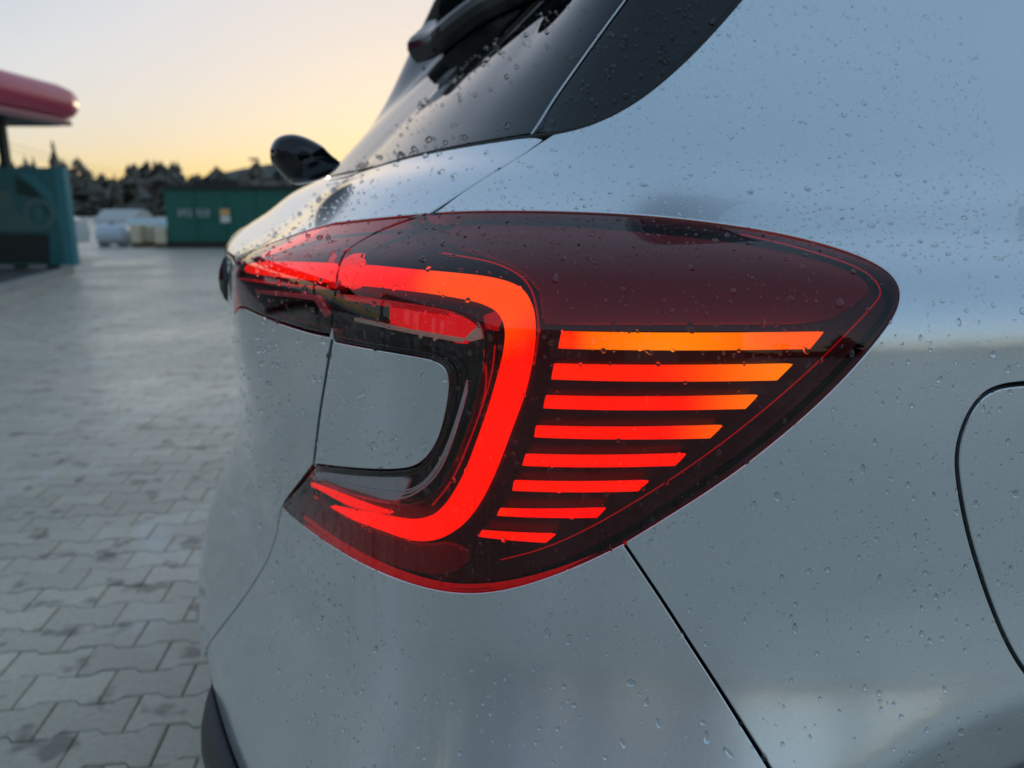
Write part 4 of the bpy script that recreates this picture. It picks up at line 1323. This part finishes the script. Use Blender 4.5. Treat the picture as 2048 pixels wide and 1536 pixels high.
def conifer(x, y, h, w, label, seed, mat='needles', group=None, name='conifer_tree'):
    rnd = random.Random(seed)
    r_ = empty(name, (x, y, 0)); tag(r_, label, 'tree', group)
    MB().tube([(0, 0, -.1), (0, 0, h * .5), (0, 0, h * .97)], [w * .09, w * .055, .015], 7).build('trunk', M['bark'], r_, smooth=True)
    v, f = conifer_geo(h, w, rnd)
    mesh_obj('crown', v, f, M[mat], r_)
    return r_
def bare_tree(x, y, h, label, seed, group=None, spread=.55, leaf=.35):
    rnd = random.Random(seed)
    r_ = empty('bare_tree', (x, y, 0)); tag(r_, label, 'tree', group)
    tr = MB(); cr = MB()
    def grow(p, d, L, rad, lev):
        q = p + d * L
        (tr if lev < 2 else cr).tube([p, p + d * L * .5 + Vector((rnd.gauss(0, .03), rnd.gauss(0, .03), .0)) * L, q], [rad, rad * .82, rad * .65], 5 if lev < 2 else 3, cap=False)
        if lev >= 4: return
        for _ in range(4 if lev else 6):
            t = rnd.uniform(.35, 1.0) if lev else rnd.uniform(.45, 1.0)
            nd = (d + Vector((rnd.gauss(0, spread), rnd.gauss(0, spread), rnd.uniform(0, .5)))).normalized()
            grow(p + d * L * t, nd, L * rnd.uniform(.45, .68), rad * .5, lev + 1)
    grow(Vector((0, 0, -.1)), Vector((0, 0, 1)), h * .42, h * .018, 0)
    tr.build('trunk', M['bark'], r_); cr.build('crown', M['twigs'], r_)
    return r_
def tree_at(u, v_top, Y, w_px, label, seed, kind='c', mat='needles'):
    p = pt(u, v_top, Y)
    if kind == 'c': return conifer(p.x, Y, p.z, w_px / FPX * Y / 2 * 1.3, label, seed, mat)
    return bare_tree(p.x, Y, p.z * 1.05, label, seed)
tree_at(105, 288, 62, 44, 'thin spruce rising tallest above the teal board', 1, 'c', 'needles_b')
tree_at(66, 318, 66, 36, 'short spruce top just over the teal board, beside the tallest one', 2)
tree_at(358, 342, 58, 44, 'dark pointed conifer rising above the corner of the green building', 3)
tree_at(420, 346, 52, 52, 'dark bushy conifer over the green building, first of the pair', 4)
tree_at(452, 346, 53, 50, 'dark bushy conifer over the green building, nearer the car', 5)
tree_at(300, 338, 64, 60, 'bare tree standing in front of the far woods', 6, 'b')
tree_at(525, 352, 60, 36, 'small bare tree just left of the wiper', 7, 'b')
tree_at(228, 350, 70, 30, 'narrow conifer above the white sheeted stack', 8)

def woods():
    rnd = random.Random(21); V, Fc, mi = [], [], []
    for k in range(860):
        if k < 660: x = rnd.uniform(-120, 60); y = rnd.uniform(84, 130)
        else:
            a = rnd.uniform(R(90), R(270)); d = rnd.uniform(75, 120); d = rnd.uniform(40, 110); x, y = math.sin(a) * d, math.cos(a) * d
        d = math.hypot(x, y)
        h = (1.06 + rnd.choice((.022, .026, .030, .034, .046)) * d) * rnd.uniform(.92, 1.08); w = rnd.uniform(2.2, 3.6)
        v, f = conifer_geo(h, w, rnd, 8, 11)
        b = len(V); V += [(x + p[0], y + p[1], p[2] * 1.0) for p in v]; Fc += [tuple(i + b for i in q) for q in f]
        mi += [k % 2] * len(f)
    o = mesh_obj('far_woods', V, Fc, [M['needles'], M['needles_b']], None, midx=mi)
    tag(o, 'dark band of far woods along the horizon', 'woods', kind='stuff')
woods()
M['hill'] = simple('hill_green', (.06, .07, .07), .9, noise=.2, nscale=.02)
hv, hf_ = [], []
for i in range(61):
    x = -900 + i * 30
    h = 26 + 9 * math.sin(i * .31) + 5 * math.sin(i * .83 + 1)
    hv += [(x, 620, -1), (x, 700, h), (x, 880, h * .8)]
for i in range(60):
    for j in range(2): hf_.append((i*3+j, (i+1)*3+j, (i+1)*3+j+1, i*3+j+1))
tag(mesh_obj('hills', hv, hf_, M['hill'], smooth=True), kind='structure')

# street lamp leaning over the yard, and overhead wires
lp0, lp1 = pt(524, 372, 56), pt(508, 318, 56)
sl = empty('street_lamp', (lp0.x, 56, 0)); tag(sl, 'tall street lamp beyond the green building, left of the wiper', 'street lamp')
child(MB().tube([(lp0.x, 56, 0), (lp0.x, 56, lp1.z - .6), (lp0.x - .15, 56, lp1.z - .15), ((lp0.x + lp1.x) / 2, 56, lp1.z)], [.09, .07, .06, .05], 8).build('pole', M['steel_dark'], None, True), sl)
child(MB().box((lp1.x - .3, 55.85, lp1.z - .1), (lp1.x + .3, 56.15, lp1.z + .06)).build('lamp_head', M['steel_dark']), sl)
wr = empty('power_line', (-46, 40, 0)); tag(wr, 'thin overhead wires sagging across the sky at the left', 'power line')
pA, pB = pt(-220, 205, 48), pt(262, 345, 118)
for dz in (0, -.55):
    pts = []
    for i in range(25):
        t = i / 24; p = pA.lerp(pB, t); p.z += dz - 1.0 * (1 - (2 * t - 1) ** 2) * .6; pts.append(p)
    child(MB().tube(pts, .018, 5, cap=False).build('wire', M['steel_dark']), wr)
child(MB().tube([(pA.x, pA.y, 0), (pA.x, pA.y, pA.z + .3)], [.16, .11], 8).build('pole', M['bark']), wr)
child(MB().tube([(pB.x, pB.y, 0), (pB.x, pB.y, pB.z + .3)], [.16, .11], 8).build('pole', M['bark']), wr)

# ------------------------------------------------------------------ behind the photographer: what the paint and lamp reflect
for k, (x, y, h) in enumerate([(14, -30, 7.5), (24, -36, 9), (33, -31, 7), (5, -38, 8.5), (42, -40, 9)]):
    bare_tree(x, y, h, ['low bare tree', 'tall bare tree', 'broad bare tree', 'lone bare tree', 'end bare tree'][k] + ' behind the viewer, mirrored in the lamp', 40 + k, 'trees mirrored in the lamp', .5)
conifer(20, -30, 8.5, 2.6, 'dense conifer behind the viewer, mirrored in the lamp', 61)
conifer(38, -27, 7.5, 2.4, 'stout conifer behind the viewer, mirrored beside the fuel door', 62)
M['beige'] = simple('beige_wall', (.42, .37, .30), .7)
M['frame_grey'] = simple('frame_grey', (.35, .37, .39), .45)
M['pale_panel'] = simple('pale_panel', (.55, .53, .50), .6)
M['hall_wall'] = simple('hall_wall', (.26, .27, .28), .7, noise=.15, nscale=1.0)
wb = empty('wash_bay', (-5.8, -3, 0)); tag(wb, 'beige panelled wash bay mirrored in the bumper', 'wash bay')
for i in range(7):
    y = -8.5 + i * 1.35
    child(MB().box((-5.9, y, .12), (-5.8, y + .62, 2.7)).build('wall_panel', M['beige'] if i % 2 else M['pale_panel']), wb)
    child(MB().box((-5.95, y + .95, 0), (-5.7, y + 1.08, 3.0)).build('post', M['frame_grey']), wb)
child(MB().box((-8.7, -8.8, 3.0), (-5.6, .8, 3.3)).build('roof', M['frame_grey']), wb)
hall = empty('grey_hall', (-9, -18, 0)); tag(hall, 'long grey hall behind the viewer, mirrored low in the paint', 'building')  # added hall, gives the lower paint a mid-tone to mirror instead of sky
child(MB().box((-30, -24, 0), (6, -17, 6.4)).build('wall', M['hall_wall']), hall)
child(MB().box((-30.3, -24.3, 6.4), (6.3, -16.7, 6.8)).build('roof', M['frame_grey']), hall)
for i in range(5):
    child(MB().box((-27 + i * 6.4, -17.02, 0), (-23.4 + i * 6.4, -16.9, 4.2)).build('door', M['pale_panel']), hall)
